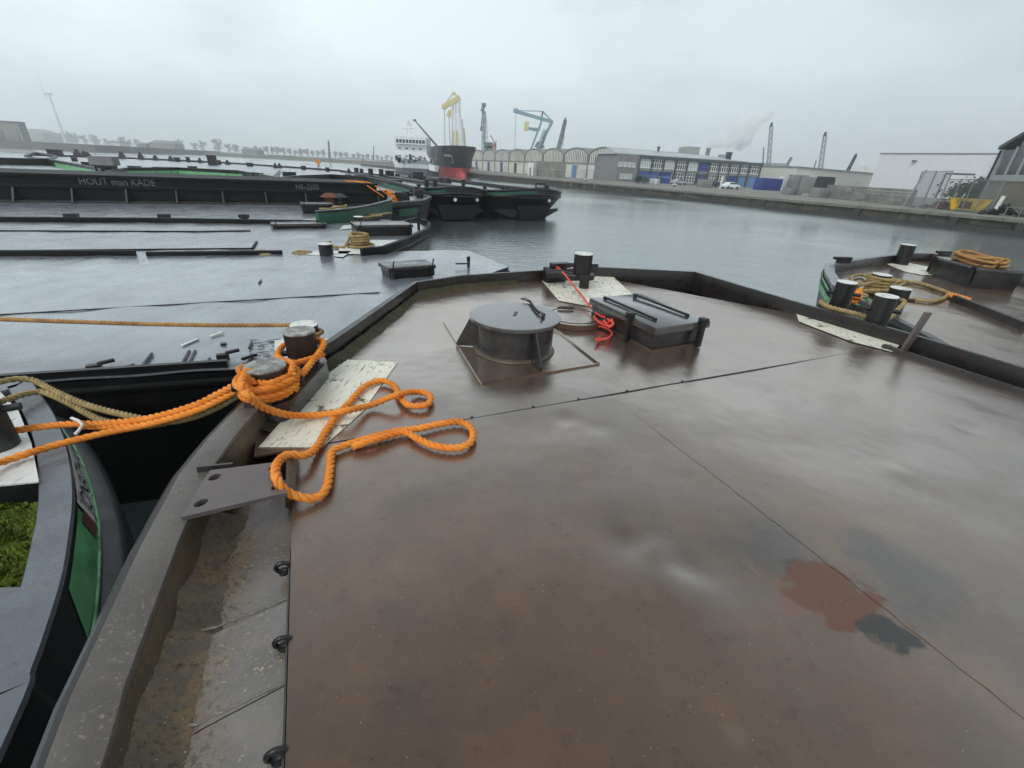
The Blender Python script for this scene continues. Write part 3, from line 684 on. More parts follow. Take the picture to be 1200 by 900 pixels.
for x in (.08, .50):
    mb = MB(); mb.bar(f(x, .12, bh+.035), f(x, bl-.08, bh+.035), .022, .022); mb.box(f(x, .12, bh+.02), (.03, .03, .05), R(25)); mb.box(f(x, bl-.08, bh+.02), (.03, .03, .05), R(25)); mb.build('lid_bar', mt['black'], hb)
for x, y in ((bw*.86, -.07), (-.075, bl*.30)):
    mb = MB(); mb.box(f(x, y, bh*.55), (.05, .05, bh*1.05), math.atan2(ex.y, ex.x)); mb.tube([f(x-.05, y, bh+.03), f(x+.03, y, bh+.045)], .014, 8); mb.box(f(x, y, bh+.03), (.07, .07, .06), math.atan2(ex.y, ex.x)); mb.build('lid_clamp', mt['black'], hb, bevel=.005)
mb = MB(); mb.bar(f(-.01, -.012, .006), f(bw+.01, -.012, .006), .012); mb.bar(f(-.012, -.01, .006), f(-.012, bl, .006), .012); mb.build('hatch_weld', mt['riminner'], hb)
# ---- leaning flat post at the right
p = P(1059, 410); tz = top_z(p, 364)
mb = MB(); tp = P(1088, 366, tz); mb.bar(p, tp, .07, .03); mb.build('flat_post', mt['plate'], own)
mb = MB(); mb.bar(P(1055, 392, 2.0)+Vector((0, 0, .02)), P(1200, 470, 2.0)+Vector((0, 0, .02)), .03, .04) if False else mb.bar(ac(5.26, 2.35, 2.02), ac(5.24, -4, 2.02), .05, .05); mb.build('edge_angle', mt['steel'], own)
# mossy strip along the left bow rim
li = [p for p in densify(offset(rim_o, .085), .03)]
li = [p for p in li if to_a(p) > 2.6 and to_c(p) < 2.6]
grid = []
for p, nn in zip(li, range(len(li))):
    t = (li[min(nn+1, len(li)-1)]-li[max(nn-1, 0)]).normalized(); q = Vector((t.y, -t.x, 0)); row = []
    wd = .09*(1-nn/len(li))**.6+.02
    for j in range(9):
        s_ = j/8; v = p+q*s_*wd*(1+.5*noise.noise(p*4)); row.append(Vector((v.x, v.y, DZ+.004+max(0, .05*(1-s_)**1.5+.014*noise.noise(v*25)) if j < 8 else DZ-.002)))
    grid.append(row)
mb = MB(); mb.loft(grid, cap=False, closed=False); kind(mb.build('mossy_silt', mt['mossdirt'], own, smooth=60), 'stuff')
def proj(p):
    v = Vector(p)-Vector((0, 0, EYE)); z = v.y*cP-v.z*sP; u = (v.y*sP+v.z*cP)/z; x = v.x/z
    return 600+FPX*(x*cR+u*sR), 450-FPX*(-x*sR+u*cR)
# ================================================================ ROPES ON THE FOREGROUND BARGE
def rope(name, label, runs, r, m, group=None, **k):
    mb = MB()
    for pts in runs: rope_mb(mb, pts, r, **k)
    o = mb.build(name, mt[m], smooth=60)
    return tag(o, label, 'rope', group)
RR = .0225
def S(scale, ox, oy): return lambda l: [(ox+a/scale, oy+b/scale) for a, b in l]
lp = S(3, 180, 360)([(335, 310), (380, 350), (470, 378), (560, 380), (670, 365), (760, 345), (850, 310), (920, 298), (965, 305), (975, 325), (955, 345), (900, 345), (868, 318), (845, 275), (800, 258), (740, 280), (690, 335), (650, 375), (610, 430), (575, 490), (535, 520), (470, 520), (432, 555), (435, 610), (480, 655), (560, 672), (605, 642), (620, 570), (628, 510), (670, 487), (760, 460), (850, 437), (940, 425), (1020, 408), (1080, 404), (1120, 430), (1115, 475), (1060, 495), (980, 485), (920, 457), (890, 440), (850, 445), (760, 470), (700, 490)])
lz = {0: 2.33, 1: 2.22, 2: 2.10, 3: 2.04, 4: 2.085, 6: 2.085, 16: 2.033, 12: 2.035, 20: 2.07, 21: 2.11, 22: 2.15, 23: 2.15, 24: 2.08, 42: 2.05}
def ocoil(c, r, z0, z1, turns, a0):
    n = int(turns*16)
    return [Vector((c.x+(r+.012*math.sin(3.1*t/n*6))*math.cos(a0+2*math.pi*turns*t/n), c.y+(r+.012*math.sin(3.1*t/n*6))*math.sin(a0+2*math.pi*turns*t/n), z0+(z1-z0)*t/n)) for t in range(n+1)]
loose = [P(x, y, lz.get(i, 2.034)) for i, (x, y) in enumerate(lp)]
coil = ocoil(LB1, .146, 2.155, 2.27, 4.6, R(20))
coil2 = ocoil(LB1, .168, 2.265, 2.25, 1.3, R(60))
e = (LB2-LB1); e.z = 0; e.normalize(); s_ = Vector((e.y, -e.x, 0))
fig8 = [LB1+e*.02+s_*.155+Vector((0, 0, .10)), LB1+e*.16+s_*.15+Vector((0, 0, .09)), LB2-e*.05+s_*.15+Vector((0, 0, .12)), LB2+e*.06+s_*.135+Vector((0, 0, .15)), LB2+e*.14+s_*.0+Vector((0, 0, .13)), LB2+e*.05-s_*.135+Vector((0, 0, .12)), LB2-e*.12-s_*.12+Vector((0, 0, .11)), LB1+e*.2+s_*.0+Vector((0, 0, .16)), LB1+e*.10+s_*.12+Vector((0, 0, .18)), LB1-e*.02+s_*.165+Vector((0, 0, .17))]
fig8b = [LB1-e*.16+Vector((0, 0, .17)), LB1-s_*.15+Vector((0, 0, .18)), LB1+e*.16-s_*.02+Vector((0, 0, .12)), LB2-e*.02+s_*.13+Vector((0, 0, .07)), LB2+e*.12+s_*.06+Vector((0, 0, .06)), LB2+e*.1-s_*.1+Vector((0, 0, .06))]
up1 = [P(*q) for q in ((-60, 520, 1.95), (7, 507, 1.90), (40, 501, 1.90), (82, 497, 1.90), (125, 496, 1.92), (175, 490, 1.97), (225, 476, 2.06), (255, 462, 2.15), (280, 449, 2.24), (296, 441, 2.28))]
up2 = [P(*q) for q in ((-60, 560, 1.95), (0, 542, 1.88), (37, 530, 1.88), (75, 519, 1.88), (125, 507, 1.90), (175, 497, 1.96), (225, 483, 2.04), (255, 470, 2.11), (282, 456, 2.19), (300, 455, 2.2))]
up3 = [P(*q) for q in ((96, 499, 1.87), (130, 500, 1.90), (175, 495, 1.94), (225, 480, 2.03), (255, 467, 2.11), (282, 453, 2.2), (300, 450, 2.22))]
knot = [P(286, 437, 2.31), P(283, 452, 2.26), P(288, 462, 2.23), P(292, 454, 2.27), P(288, 441, 2.31), P(291, 435, 2.33), P(300, 447, 2.28), P(318, 449, 2.28), P(340, 440, 2.27)]
tail = [P(287, 440, 2.34), P(283, 452, 2.33), P(286, 460, 2.29)]
rope('mooring_rope', 'thick orange three-strand rope wound round the near left bollard with loops lying on the deck', [tail+loose, coil, coil2, fig8, fig8b, up1, up2, up3, knot], RR, 'orange')
tn1 = [P(*q) for q in ((-60, 455, 1.95), (0, 447, 1.92), (22, 444, 1.90), (40, 446, 1.88), (65, 459, 1.86), (100, 474, 1.86), (140, 485, 1.87), (190, 494, 1.90), (225, 489, 1.97), (255, 477, 2.05), (280, 463, 2.13), (300, 452, 2.17))]
tn2 = [P(*q) for q in ((-60, 490, 1.95), (0, 471, 1.91), (32, 461, 1.88), (52, 460, 1.86), (80, 472, 1.83), (105, 486, 1.82), (125, 494, 1.84), (170, 499, 1.88), (222, 488, 1.94), (255, 476, 2.03), (282, 460, 2.11))]
rope('mooring_rope', 'faded tan rope pair sagging over the dark gap below the orange rope', [tn1, tn2], .023, 'tan')
tie = MB(); tie.tube([P(84, 490, 1.93), P(92, 493, 1.945), P(97, 498, 1.95), P(92, 505, 1.93), P(88, 509, 1.92)], .009, 8)
tag(tie.build('tie_strip', mt['cap'], smooth=50), 'white strip tied round the orange rope over the gap', 'tie')
rl = [fl+Vector((.0, .0, .24)), P(657, 316, 2.22), P(675, 338, 2.16), P(694, 362, 2.11), P(706, 371, 2.1), P(716, 372, 2.12), P(717, 381, 2.12), P(706, 380, 2.1), P(697, 372, 2.07), P(701, 366, 2.07), P(710, 370, 2.09), P(713, 378, 2.08), P(697, 376, 2.03), P(697, 381, 2.03), P(709, 384, 2.03), P(717, 390, 2.03), P(713, 396, 2.03), P(704, 398, 2.03), P(700, 397, 2.03)]
rope('thin_line', 'thin coral red line from the bow fairlead to a knot beside the box hatch', [rl, [P(651, 309, 2.25), P(654, 318, 2.2), P(659, 322, 2.17), P(655, 315, 2.22), P(650, 311, 2.26)], [P(708, 376, 2.1), P(714, 383, 2.12), P(719, 379, 2.12), P(712, 374, 2.13)], [P(703, 396, 2.03), P(699, 398, 2.05), P(701, 400, 2.03), P(704, 397, 2.05)]], .012, 'red')
# ================================================================ SMALL HULL WITH NAME BOARD, FAR LEFT OF THE FOREGROUND
LZ = 1.8
lboat = thing('work_boat', 'slate decked hull with white name board and green side at the left edge', 'boat', P(0, 600, 0))
gp = [(-420, 560), (-160, 492), (-60, 468), (0, 455), (30, 448), (45, 465), (60, 487), (72, 515), (79, 545), (82, 570), (82, 595), (80, 615), (70, 677), (50, 743), (33, 790), (0, 877)]
gl = [Vector((p.x, p.y, 0)) for p in (P(*q, LZ) for q in gp)]
gl[0] += Vector((-1, -.4, 0))
gl += [ac(-1.06, -.35), ac(-1.06, -4)]
gl = [Vector((p.x, p.y, 0)) for p in crom(gl, .05)]
def at_z(l, z): return [Vector((p.x, p.y, z)) for p in l]
def lring(d, z): return at_z(offset(gl, d), z)       # positive = inboard (right of travel reversed below)
sgn = 1 if (offset(gl, .1)[len(gl)//2]-gl[len(gl)//2]).x < 0 else -1
lr = lambda d, z: at_z(offset(gl, d*sgn), z)
mb = MB(); rows = [lr(.0, LZ), lr(.0, LZ-.05), lr(-.03, 1.54), lr(-.035, 1.50)]
mb.loft(rows, cap=False, closed=False); mb.build('bulwark', mt['hullgrey'], lboat, smooth=50)
mb = MB(); mb.loft([lr(-.035, 1.50), lr(-.035, 1.46), lr(-.10, 1.43), lr(-.13, 1.38), lr(-.12, 1.0), lr(.15, -.4)], cap=False, closed=False); mb.build('hull_side', mt['hullgrey'], lboat, smooth=35)
W = .125
mb = MB(); rr_ = [lr(-.02, LZ), lr(-.012, LZ+.018), lr(W-.01, LZ+.018), lr(W, LZ), lr(W, LZ-.25)]; mb.loft(rr_, cap=False, closed=False)
mb.build('gunwale_deck', mt['gunwale'], lboat, smooth=30)
mb = MB(); mb.tube(lr(-.034, 1.515), .011, 6); mb.build('lip_moulding', mt['green'], lboat, smooth=60)
inner = offset(gl, (W-.02)*sgn)
# inner deck fill in front (slate) and a mossy well
ci = min(range(len(gl)), key=lambda k: abs(proj((gl[k].x, gl[k].y, LZ))[1]-700)+abs(proj((gl[k].x, gl[k].y, LZ))[0]-63))
inb = Vector((-.75, -.66, 0))
def fillpoly(k0, k1, z0, z1, m, name, far=3.0):
    pts = [inner[k] for k in range(k0, k1, 2)]; mb = MB(); mb.loft([at_z(pts, z1), at_z([p+Vector((-far, -.3, 0)) for p in pts], z1)], cap=False, closed=False); return mb.build(name, mt[m], lboat)
k7 = min(range(len(gl)), key=lambda k: abs(proj((inner[k].x, inner[k].y, LZ))[1]-695)+(999 if k < len(gl)//3 else 0))
fillpoly(k7, len(gl), 0, LZ+.014, 'gunwale', 'slate_deck')
k0 = min(range(len(gl)), key=lambda k: (Vector(proj((inner[k].x, inner[k].y, LZ)))-Vector((2, 466))).length)
k5 = min(range(len(gl)), key=lambda k: abs(proj((inner[k].x, inner[k].y, LZ))[1]-570)+(999 if k < k0 else 0))
# raised white platform with a dark front face
pl = [P(*q, LZ+.03) for q in ((-130, 470), (0, 459), (22, 482), (37, 520), (46, 565), (-90, 578))]
mb = MB(); mb.prism([Vector((p.x, p.y, 0)) for p in pl], LZ-.25, LZ+.024); mb.build('platform_side', mt['black'], lboat)
sheet('platform_top', convex(pl), LZ+.034, mt['white'], lboat, .05, None, .009, 0)
fillpoly(min(k0, k5), len(gl), 0, LZ-.16, 'black', 'well_floor')
bollard(lboat, P(-2, 524, LZ+.03), .30, .10, 'cap', pin=R(35), tilt=None, body='hullgrey', pin_h=.8)
# moss in the well
rnd = random.Random(3); mb = MB()
for i in range(9000):
    x, y = rnd.uniform(-40, 43), rnd.uniform(596, 712)
    if y > 700-(x-0)*.35+6: continue
    p = P(x, y, LZ-.16); h = .03+.05*abs(noise.noise(Vector((p.x*6, p.y*6, 0))))
    p.z += .05*noise.noise(Vector((p.x*5, p.y*5, 4)))+.04; a = rnd.uniform(0, 6.28); l = rnd.uniform(.02, .05)
    d = Vector((math.cos(a)*l, math.sin(a)*l, rnd.uniform(.0, .6)*h)); s2 = Vector((-math.sin(a), math.cos(a), 0))*.005
    mb.add([p-s2, p+s2, p+d*.6+Vector((0, 0, h*.4))+s2, p+d], [(0, 1, 2), (0, 2, 3)])
kind(mb.build('moss', mt['moss'], lboat), 'stuff')
grid = []
for i in range(22):
    grid.append([(lambda q: Vector((q.x, q.y, LZ-.14+.05*noise.noise(Vector((q.x*5, q.y*5, 4))))))(P(-50+i*95/21, 592+j*125/21, LZ-.16)) for j in range(22)])
mb = MB(); mb.loft(grid, cap=False, closed=False); kind(mb.build('moss_bed', mt['moss'], lboat, smooth=80), 'stuff')
# name board and green panel on the bulwark
def face_pt(s, v, out=.006):                     # s = index along the gunwale, v = 0 at the lip, 1 under the gunwale
    k = max(0, min(len(gl)-2, int(s))); t = s-k
    a = gl[k].lerp(gl[k+1], t); d = (gl[k+1]-gl[k]).normalized(); no = Vector((d.y, -d.x, 0))*-sgn
    z = 1.54+(LZ-.05-1.54)*v
    return a+no*(out+.03*(1-v))+Vector((0, 0, z))
def find_s(py, v, k_min):
    return min((k_min+i*.25 for i in range(int((len(gl)-2-k_min)*4))), key=lambda s: abs(proj(face_pt(s, v))[1]-py))
km = k0
sJ, sN = find_s(614, .1, km), find_s(532, .1, km)
mb = MB(); N = 40
mb.loft([[face_pt(sJ+(sN-sJ)*i/N, v, .006) for i in range(N+1)] for v in (.06, .92)], cap=False, closed=False); mb.build('name_board', mt['cap'], lboat)
def text_mesh(s, size=1.0):
    cu = bpy.data.curves.new('t', 'FONT'); cu.body = s; cu.size = size; cu.resolution_u = 3
    o = bpy.data.objects.new('t', cu); C.objects.link(o); dg = bpy.context.evaluated_depsgraph_get()
    me = bpy.data.meshes.new_from_object(o.evaluated_get(dg)); bpy.data.objects.remove(o); bpy.data.curves.remove(cu); return me
def place_text(s, fmap, name, m, parent, wd=None):
    me = text_mesh(s); xs = [v.co.x for v in me.vertices]; x0, x1 = min(xs), max(xs)
    for v in me.vertices: v.co = fmap((v.co.x-x0)/(x1-x0), v.co.y/.72)
    adj = list(range(len(me.vertices)))
    def root(i):
        while adj[i] != i: adj[i] = adj[adj[i]]; i = adj[i]
        return i
    for e_ in me.edges: adj[root(e_.vertices[0])] = root(e_.vertices[1])
    isl = {}
    for p_ in me.polygons: isl.setdefault(root(p_.vertices[0]), []).append(p_)
    for ps in isl.values():
        ids = sorted({v for p_ in ps for v in p_.vertices}); mp_ = {v: i for i, v in enumerate(ids)}; mb = MB()
        mb.add([me.vertices[i].co.copy() for i in ids], [tuple(mp_[v] for v in p_.vertices) for p_ in ps]); mb.build(name, mt[m], parent)
    bpy.data.meshes.remove(me)
place_text('JONATHAN', lambda u, v: face_pt(sJ+(sN-sJ)*(.04+.92*u), .18+.62*v, .012), 'name_letter', 'lettertxt', lboat)
sG0, sG1 = find_s(618, .1, km), find_s(712, .1, km)
mb = MB(); mb.loft([[face_pt(sG0+(sG1-sG0)*i/N+(0 if i < N else -(1-v)*-3+0), v, .005) for i in range(N+1)] for v in (.0, .9)], cap=False, closed=False); mb.build('green_panel', mt['green'], lboat)
mb = MB(); mb.loft([[face_pt(sJ+(sG0+2-sJ)*i/6, v+.12*noise.noise(Vector((i*1.3, v*5, 0))), .009) for i in range(7)] for v in (.05, .7)], cap=False, closed=False); mb.build('rusty_scar', mt['rust'], lboat)
# ================================================================ OTHER BARGES
U = Vector((.862, .507, 0)); V = Vector((-.507, .862, 0))
def flat(p): return Vector((p.x, p.y, 0))
def hull(o, poly, z, m='hull', rake=.35, zb=-.4):
    """poly: deck outline, counter-clockwise"""
    poly = [flat(p) for p in poly]
    ar = sum(a.x*b.y-b.x*a.y for a, b in zip(poly, poly[1:]+poly[:1]))
    if ar < 0: poly = poly[::-1]
    cl = poly+[poly[0]]
    def inset(d):
        r = []; n = len(poly)
        for i in range(n):
            t = ((poly[i]-poly[i-1]).normalized()+(poly[(i+1) % n]-poly[i]).normalized()).normalized()
            r.append(poly[i]-Vector((t.y, -t.x, 0))*d)
        return r
    mb = MB(); mb.loft([at_z(inset(rake), zb), at_z(inset(rake*.35), z*.35), at_z(inset(0), z-.3), at_z(inset(0), z-.02)], cap=False); mb.build('hull', mt[m], o)
    mb = MB(); pp = at_z(poly, z-.12); mb.tube(pp, .04, 6, closed=True); mb.build('rubbing_strake', mt['matte'], o, smooth=50)
    return poly
def wavy(s, a): return lambda x, y: a*noise.noise(Vector((x*s, y*s, 2)))
def rail(o, pts, h, wd, m='matte', name='gunwale'):
    mb = MB()
    for a, b in zip(pts, pts[1:]):
        d = (b-a).normalized(); mb.bar(a-d*wd*.2+Vector((0, 0, h/2)), b+d*wd*.2+Vector((0, 0, h/2)), wd, h)
    return mb.build(name, mt[m], o, bevel=.01 if h < .5 else 0)
def box_hatch(o, p, u, l, wd, h, name='hatch_box'):
    v = Vector((-u.y, u.x, 0)); p = Vector(p); f = lambda a, b, z: p+u*a+v*b+Vector((0, 0, z))
    mb = MB(); mb.hexa([f(-l/2, -wd/2, 0), f(l/2, -wd/2, 0), f(l/2, wd/2, 0), f(-l/2, wd/2, 0)], [f(-l/2-.02, -wd/2-.02, h), f(l/2+.02, -wd/2-.02, h), f(l/2+.02, wd/2+.02, h), f(-l/2-.02, wd/2+.02, h)])
    b = mb.build(name, mt['black'], o, bevel=.01)
    mb = MB(); mb.hexa([f(-l/2-.05, -wd/2-.05, h-.05), f(l/2+.05, -wd/2-.05, h-.05), f(l/2+.05, wd/2+.05, h-.05), f(-l/2-.05, wd/2+.05, h-.05)], [f(-l/2-.04, -wd/2-.04, h+.015), f(l/2+.04, -wd/2-.04, h+.015), f(l/2+.04, wd/2+.04, h+.015), f(-l/2-.04, wd/2+.04, h+.015)])
    mb.build('hatch_lid', mt['steel'], b, bevel=.008)
    for t in (-.46, .46):
        mb = MB(); mb.box(f(l*t, -wd/2-.06, h*.6), (.05, .05, h*.9), math.atan2(u.y, u.x)); mb.tube([f(l*t, -wd/2-.06, h), f(l*t+.07, -wd/2+.05, h+.1)], .014, 6); mb.build('lid_clamp', mt['black'], b)
    return b
# --- grey neighbour
NZ = 1.6
nb = thing('deck_barge', 'wide flat grey wet barge lying alongside behind the taut tan rope', 'barge', P(150, 370, 0))
n_near0, n_near1 = P(0, 451, NZ), P(290, 431, NZ)
nd = (n_near1-n_near0).normalized()
A0 = n_near0-nd*9; B1 = n_near1+nd*.25
far1, tip = P(548, 293, NZ), P(596, 312, NZ)
far0 = P(0, 303, NZ)+(P(0, 303, NZ)-far1).normalized()*8
npoly = [A0, B1, ac(.7, 6.35), flat(tip), flat(far1), flat(far0)]
npoly = hull(nb, npoly, NZ)
split = P(220, 355, NZ); 
sp0, sp1 = P(0, 369, NZ), P(445, 343, NZ)
dv = (sp1-sp0).normalized(); sp0 = sp0-dv*9
nn_ = convex(npoly)
def cut(poly, a, b, left):
    poly = [Vector((p[0], p[1], 0)) for p in poly]; r = []; no = Vector((-(b-a).y, (b-a).x, 0))*(1 if left else -1)
    for p, q in zip(poly, poly[1:]+poly[:1]):
        dp, dq = (p-flat(a)).dot(no), (q-flat(a)).dot(no)
        if dp >= 0: r.append(p)
        if dp*dq < 0: r.append(p.lerp(q, dp/(dp-dq)))
    return r
nfz = lambda x, y: .012*noise.noise(Vector((x*1.1, y*1.1, 2)))+.010*noise.noise(Vector((x*.45+y*.2, y*.5, 8)))+.006*math.sin((x*V.x+y*V.y)*0+ (x*U.x+y*U.y)*2*math.pi/.95)
sheet('deck_plate', cut(nn_, sp0, sp1, False), NZ, mt['greydeck'], nb, .12, nfz)
sheet('deck_plate', cut(nn_, sp0, sp1, True), NZ, mt['greydeck'], nb, .12, nfz)
mb = MB(); mb.bar(sp0+Vector((0, 0, .004)), sp1+Vector((0, 0, .004)), .02, .012); mb.build('weld_bead', mt['black'], nb)
mb = MB(); e0, e1 = P(40, 447, NZ), P(268, 430, NZ); mb.bar(A0+Vector((0, 0, .03)), e1+Vector((0, 0, .03)), .05, .09); mb.build('edge_rail', mt['hull'], nb)
for px, py, l, an in ((112, 434, .28, 60), (262, 421, .25, 60)):
    p = P(px, py, NZ); mb = MB(); mb.box(p+Vector((0, 0, .03)), (.11, .07, .06), R(30)); mb.tube([p+Vector((.02, .02, .06)), p+Vector((.12, .1, .07))], .02, 8); mb.bar(p+Vector((.2, -.02, .02)), p+Vector((.28, .12, .02)), .03); mb.build('deck_cleat', mt['black'], nb, bevel=.008)
for px, py, qx, qy in ((163, 434, 178, 414), (214, 426, 222, 411), (221, 427, 229, 411), (243, 425, 246, 420), (292, 408, 295, 400), (291, 425, 295, 415), (303, 332, 306, 328)):
    mb = MB(); mb.bar(P(px, py, NZ+.012), P(qx, qy, NZ+.012), .02, .02); mb.build('deck_lug', mt['black'], nb)
mb = MB()
rnd = random.Random(5)
for i in range(40):
    x, y = rnd.uniform(292, 322), rnd.uniform(397, 424); p = P(x, y, NZ+.006); mb.bar(p, p+Vector((.06, .02, 0)), .006, .004)
kind(mb.build('flaking_paint', mt['black'], nb), 'stuff')
for a, b in (((213, 405), (232, 397)), ((247, 394), (261, 389))):
    mb = MB(); mb.bar(P(*a, NZ+.016), P(*b, NZ+.016), .035, .012); tag(mb.build('metal_strip', mt['cap']), 'loose pale metal strip lying on the grey barge deck, %s one of two' % ('longer' if a[0] == 213 else 'shorter'), 'metal strip', 'loose strips on the grey deck')
mb = MB(); p = P(262, 404, NZ); mb.cyl(p, .03, .02, 12); mb.build('deck_plug', mt['black'], nb)
sheet('paint_patch', convex([P(*q, NZ+.012) for q in ((322, 400), (340, 397), (400, 398), (380, 440), (322, 426))]), NZ+.022, mt['white'], nb, .06, None, .003, 0)
NB = P(362, 415, NZ); ntz = top_z(NB, 381)
bollard(nb, NB, ntz-NZ, .13, pin=None)
rope('mooring_rope', 'taut brown rope stretching left across the grey barge deck from its white-capped bollard', [[P(-40, 373, NZ+.25), P(0, 374, NZ+.26), P(150, 379, NZ+.24), P(250, 381, NZ+.24), P(330, 381, ntz-.09), P(352, 381, ntz-.07)], [NB+Vector((.16*math.cos(t), .16*math.sin(t), ntz-NZ-.08-.012*t)) for t in [k*.35-2 for k in range(19)]]], .024, 'brownrope')
hp = P(474, 326, NZ); du = (P(497, 323, NZ)-P(452, 327, NZ)).normalized()
box_hatch(nb, hp+Vector((0, .25, 0)), du, .82, .45, .2)
p = P(549, 313, NZ); mb = MB(); mb.tube([p, p+Vector((0, 0, .17))], .03, 8); mb.box(p+Vector((0, 0, .17)), (.07, .05, .09)); mb.tube([p+Vector((0, 0, .07)), P(534, 309, NZ+.08)], .018, 6); mb.build('vent_tee', mt['black'], nb, bevel=.006)
# --- barge A: slate deck, white patches, tip at (503, 268)
BZ = 1.6
def barge(label, near, far, tip_, z=BZ, group=None, m='hull', dm='fardeck', back=14, name='deck_barge', fz=None):
    """near/far: points along the long edges (photo x, y), listed from the left to the bow"""
    a = [P(*q, z) for q in near]; b = [P(*q, z) for q in far]; t = [P(*q, z) for q in tip_]
    poly = [a[0]-U*back]+a+t+b[::-1]+[b[0]-U*back]
    o = thing(name, label, 'barge', flat(a[len(a)//2]), group)
    poly = hull(o, poly, z, m)
    sheet('deck', convex(poly), z, mt[dm], o, .3, fz or nfz)
    return o, a, b, t
ba, a, b, t = barge('slate barge with two white patches and a rope-wound bollard, nearest behind the wide grey barge', [(0, 300), (300, 297.5), (400, 299)], [(0, 263), (435, 261), (488, 262)], [(440, 299), (478, 286), (502, 273), (503, 266)])
e = lambda x, y: P(x, y, BZ)
rail(ba, [P(-80, 300, BZ), P(158, 299.5, BZ)], .10, .10, name='low_rail'); rail(ba, [P(174, 300, BZ), P(330, 298, BZ)], .08, .10, name='low_rail')
rail(ba, [e(425, 299.5), e(450, 297), e(478, 286), e(501, 274), e(503, 267), e(496, 262)], .16, .12)
rail(ba, [P(-60, 271, BZ), e(230, 272), e(293, 271)], .03, .05, name='deck_seam'); rail(ba, [e(0, 295), e(296, 292), e(301, 284)], .03, .05, name='deck_seam')
patch([(358, 298), (372, 294), (412, 294), (402, 301)], BZ+.018, mt['white'], parent=ba)
patch([(396, 297), (398, 289), (430, 281), (468, 281), (450, 294), (430, 298)], BZ+.018, mt['white'], parent=ba)
patch([(398, 269), (402, 264), (450, 261), (460, 263)], BZ+.018, mt['white'], parent=ba)
p = e(383, 300); bollard(ba, p, top_z(p, 286)-BZ, .14)
p = e(423, 290); bollard(ba, p, top_z(p, 277)-BZ, .15)
p2 = e(421, 263.5); bollard(ba, p2, top_z(p2, 254)-BZ, .15)
box_hatch(ba, e(448, 274), U, 1.5, .8, .28)
q = e(487, 269); mb = MB(); mb.tube([q+Vector((-.8, 0, .1)), q+Vector((0, .1, .3)), q+Vector((.3, .3, .2))], .06, 6); mb.tube([q+Vector((.1, 0, 0)), q+Vector((.1, 0, .55))], .05, 6); mb.box(q+Vector((-.9, -.1, .12)), (.3, .3, .24)); mb.build('mooring_cleat', mt['black'], ba)
rope('mooring_rope', 'straw rope coiled round the middle bollard of the slate barge with white patches', [ocoil(p, .19, BZ+.06, BZ+.32, 4.5, 0)+[p+Vector((-.3, -.3, .04)), p+Vector((-.75, -.1, .05)), p+Vector((-.8, .2, .05))], ocoil(p, .30, BZ+.05, BZ+.06, 1.2, 2)], .032, 'tan')
rope('mooring_rope', 'dark tan rope lying in a heap along the low rail left of the two bollards', [[e(278, 297), e(300, 295), e(314, 295), e(320, 297.5), e(312, 299), e(300, 298)], [e(344, 297), e(352, 295), e(364, 296), e(358, 298), e(346, 297.5)]], .04, 'tan')
# --- barge B: green bulwark, tip at (458, 244)
bb, a, b, t = barge('flat barge with a dark green bow bulwark and two roped bollards', [(0, 260), (330, 262), (376, 264)], [(0, 243), (380, 239), (446, 236)], [(430, 256), (458, 247), (459, 240)])
rail(bb, [P(-60, 259.5, BZ), P(190, 260.5, BZ), e(374, 263)], .12, .14, name='low_rail')
rail(bb, [e(374, 263), e(410, 259), e(436, 253), e(457, 246), e(458, 241), e(452, 238)], .34, .14, 'greendark', 'bulwark')
rail(bb, [e(374, 263)+Vector((0, 0, .34)), e(410, 259)+Vector((0, 0, .34)), e(436, 253)+Vector((0, 0, .34)), e(457, 246)+Vector((0, 0, .34)), e(458, 241)+Vector((0, 0, .34))], .06, .2, 'hull', 'bulwark_cap')
for px in (86, 194, 287):
    p = P(px, 259, BZ); mb = MB(); mb.box(p+Vector((0, 0, .15)), (.3, .2, .10), R(30)); mb.box(p+Vector((0, 0, .08)), (.2, .16, .16), R(30)); mb.build('rail_stop', mt['hullgrey'], bb)
for px, py, pt in ((385, 256, 247), (400, 253, 245)):
    p = e(px, py); bollard(bb, p, top_z(p, pt)-BZ, .2)
    rope('mooring_rope', 'pale rope wound round the %s bollard of the green bulwark barge' % ('left' if px == 385 else 'right'), [ocoil(p, .23, BZ+.12, BZ+.36, 3, 1), [p+Vector((.05, -.22, .2)), p+U*.9-V*.55+Vector((0, 0, .1)), p+U*1.6-V*1.0+Vector((0, 0, .2))]], .03, 'tan', 'ropes on the green bulwark barge')
box_hatch(bb, e(372, 249.5), U, 1.0, .6, .34)
for px, m_ in ((388, 'rust'), (399, 'black')):
    p = e(px, 241); mb = MB(); mb.cyl(p, .22, .35, 16); mb.cyl(p+Vector((0, 0, .35)), .42, .16, 20, .2); mb.build('mushroom_vent', mt[m_], bb, smooth=40)
mb = MB(); mb.box(e(453, 240)+Vector((0, 0, .2)), (.4, .3, .3), R(30)); mb.build('bow_cleat', mt['black'], bb)
patch([(340, 259), (360, 257), (385, 258), (376, 262)], BZ+.02, mt['white'], parent=bb)
box_hatch(ba, e(351, 266.5), U, 1.4, .5, .12)
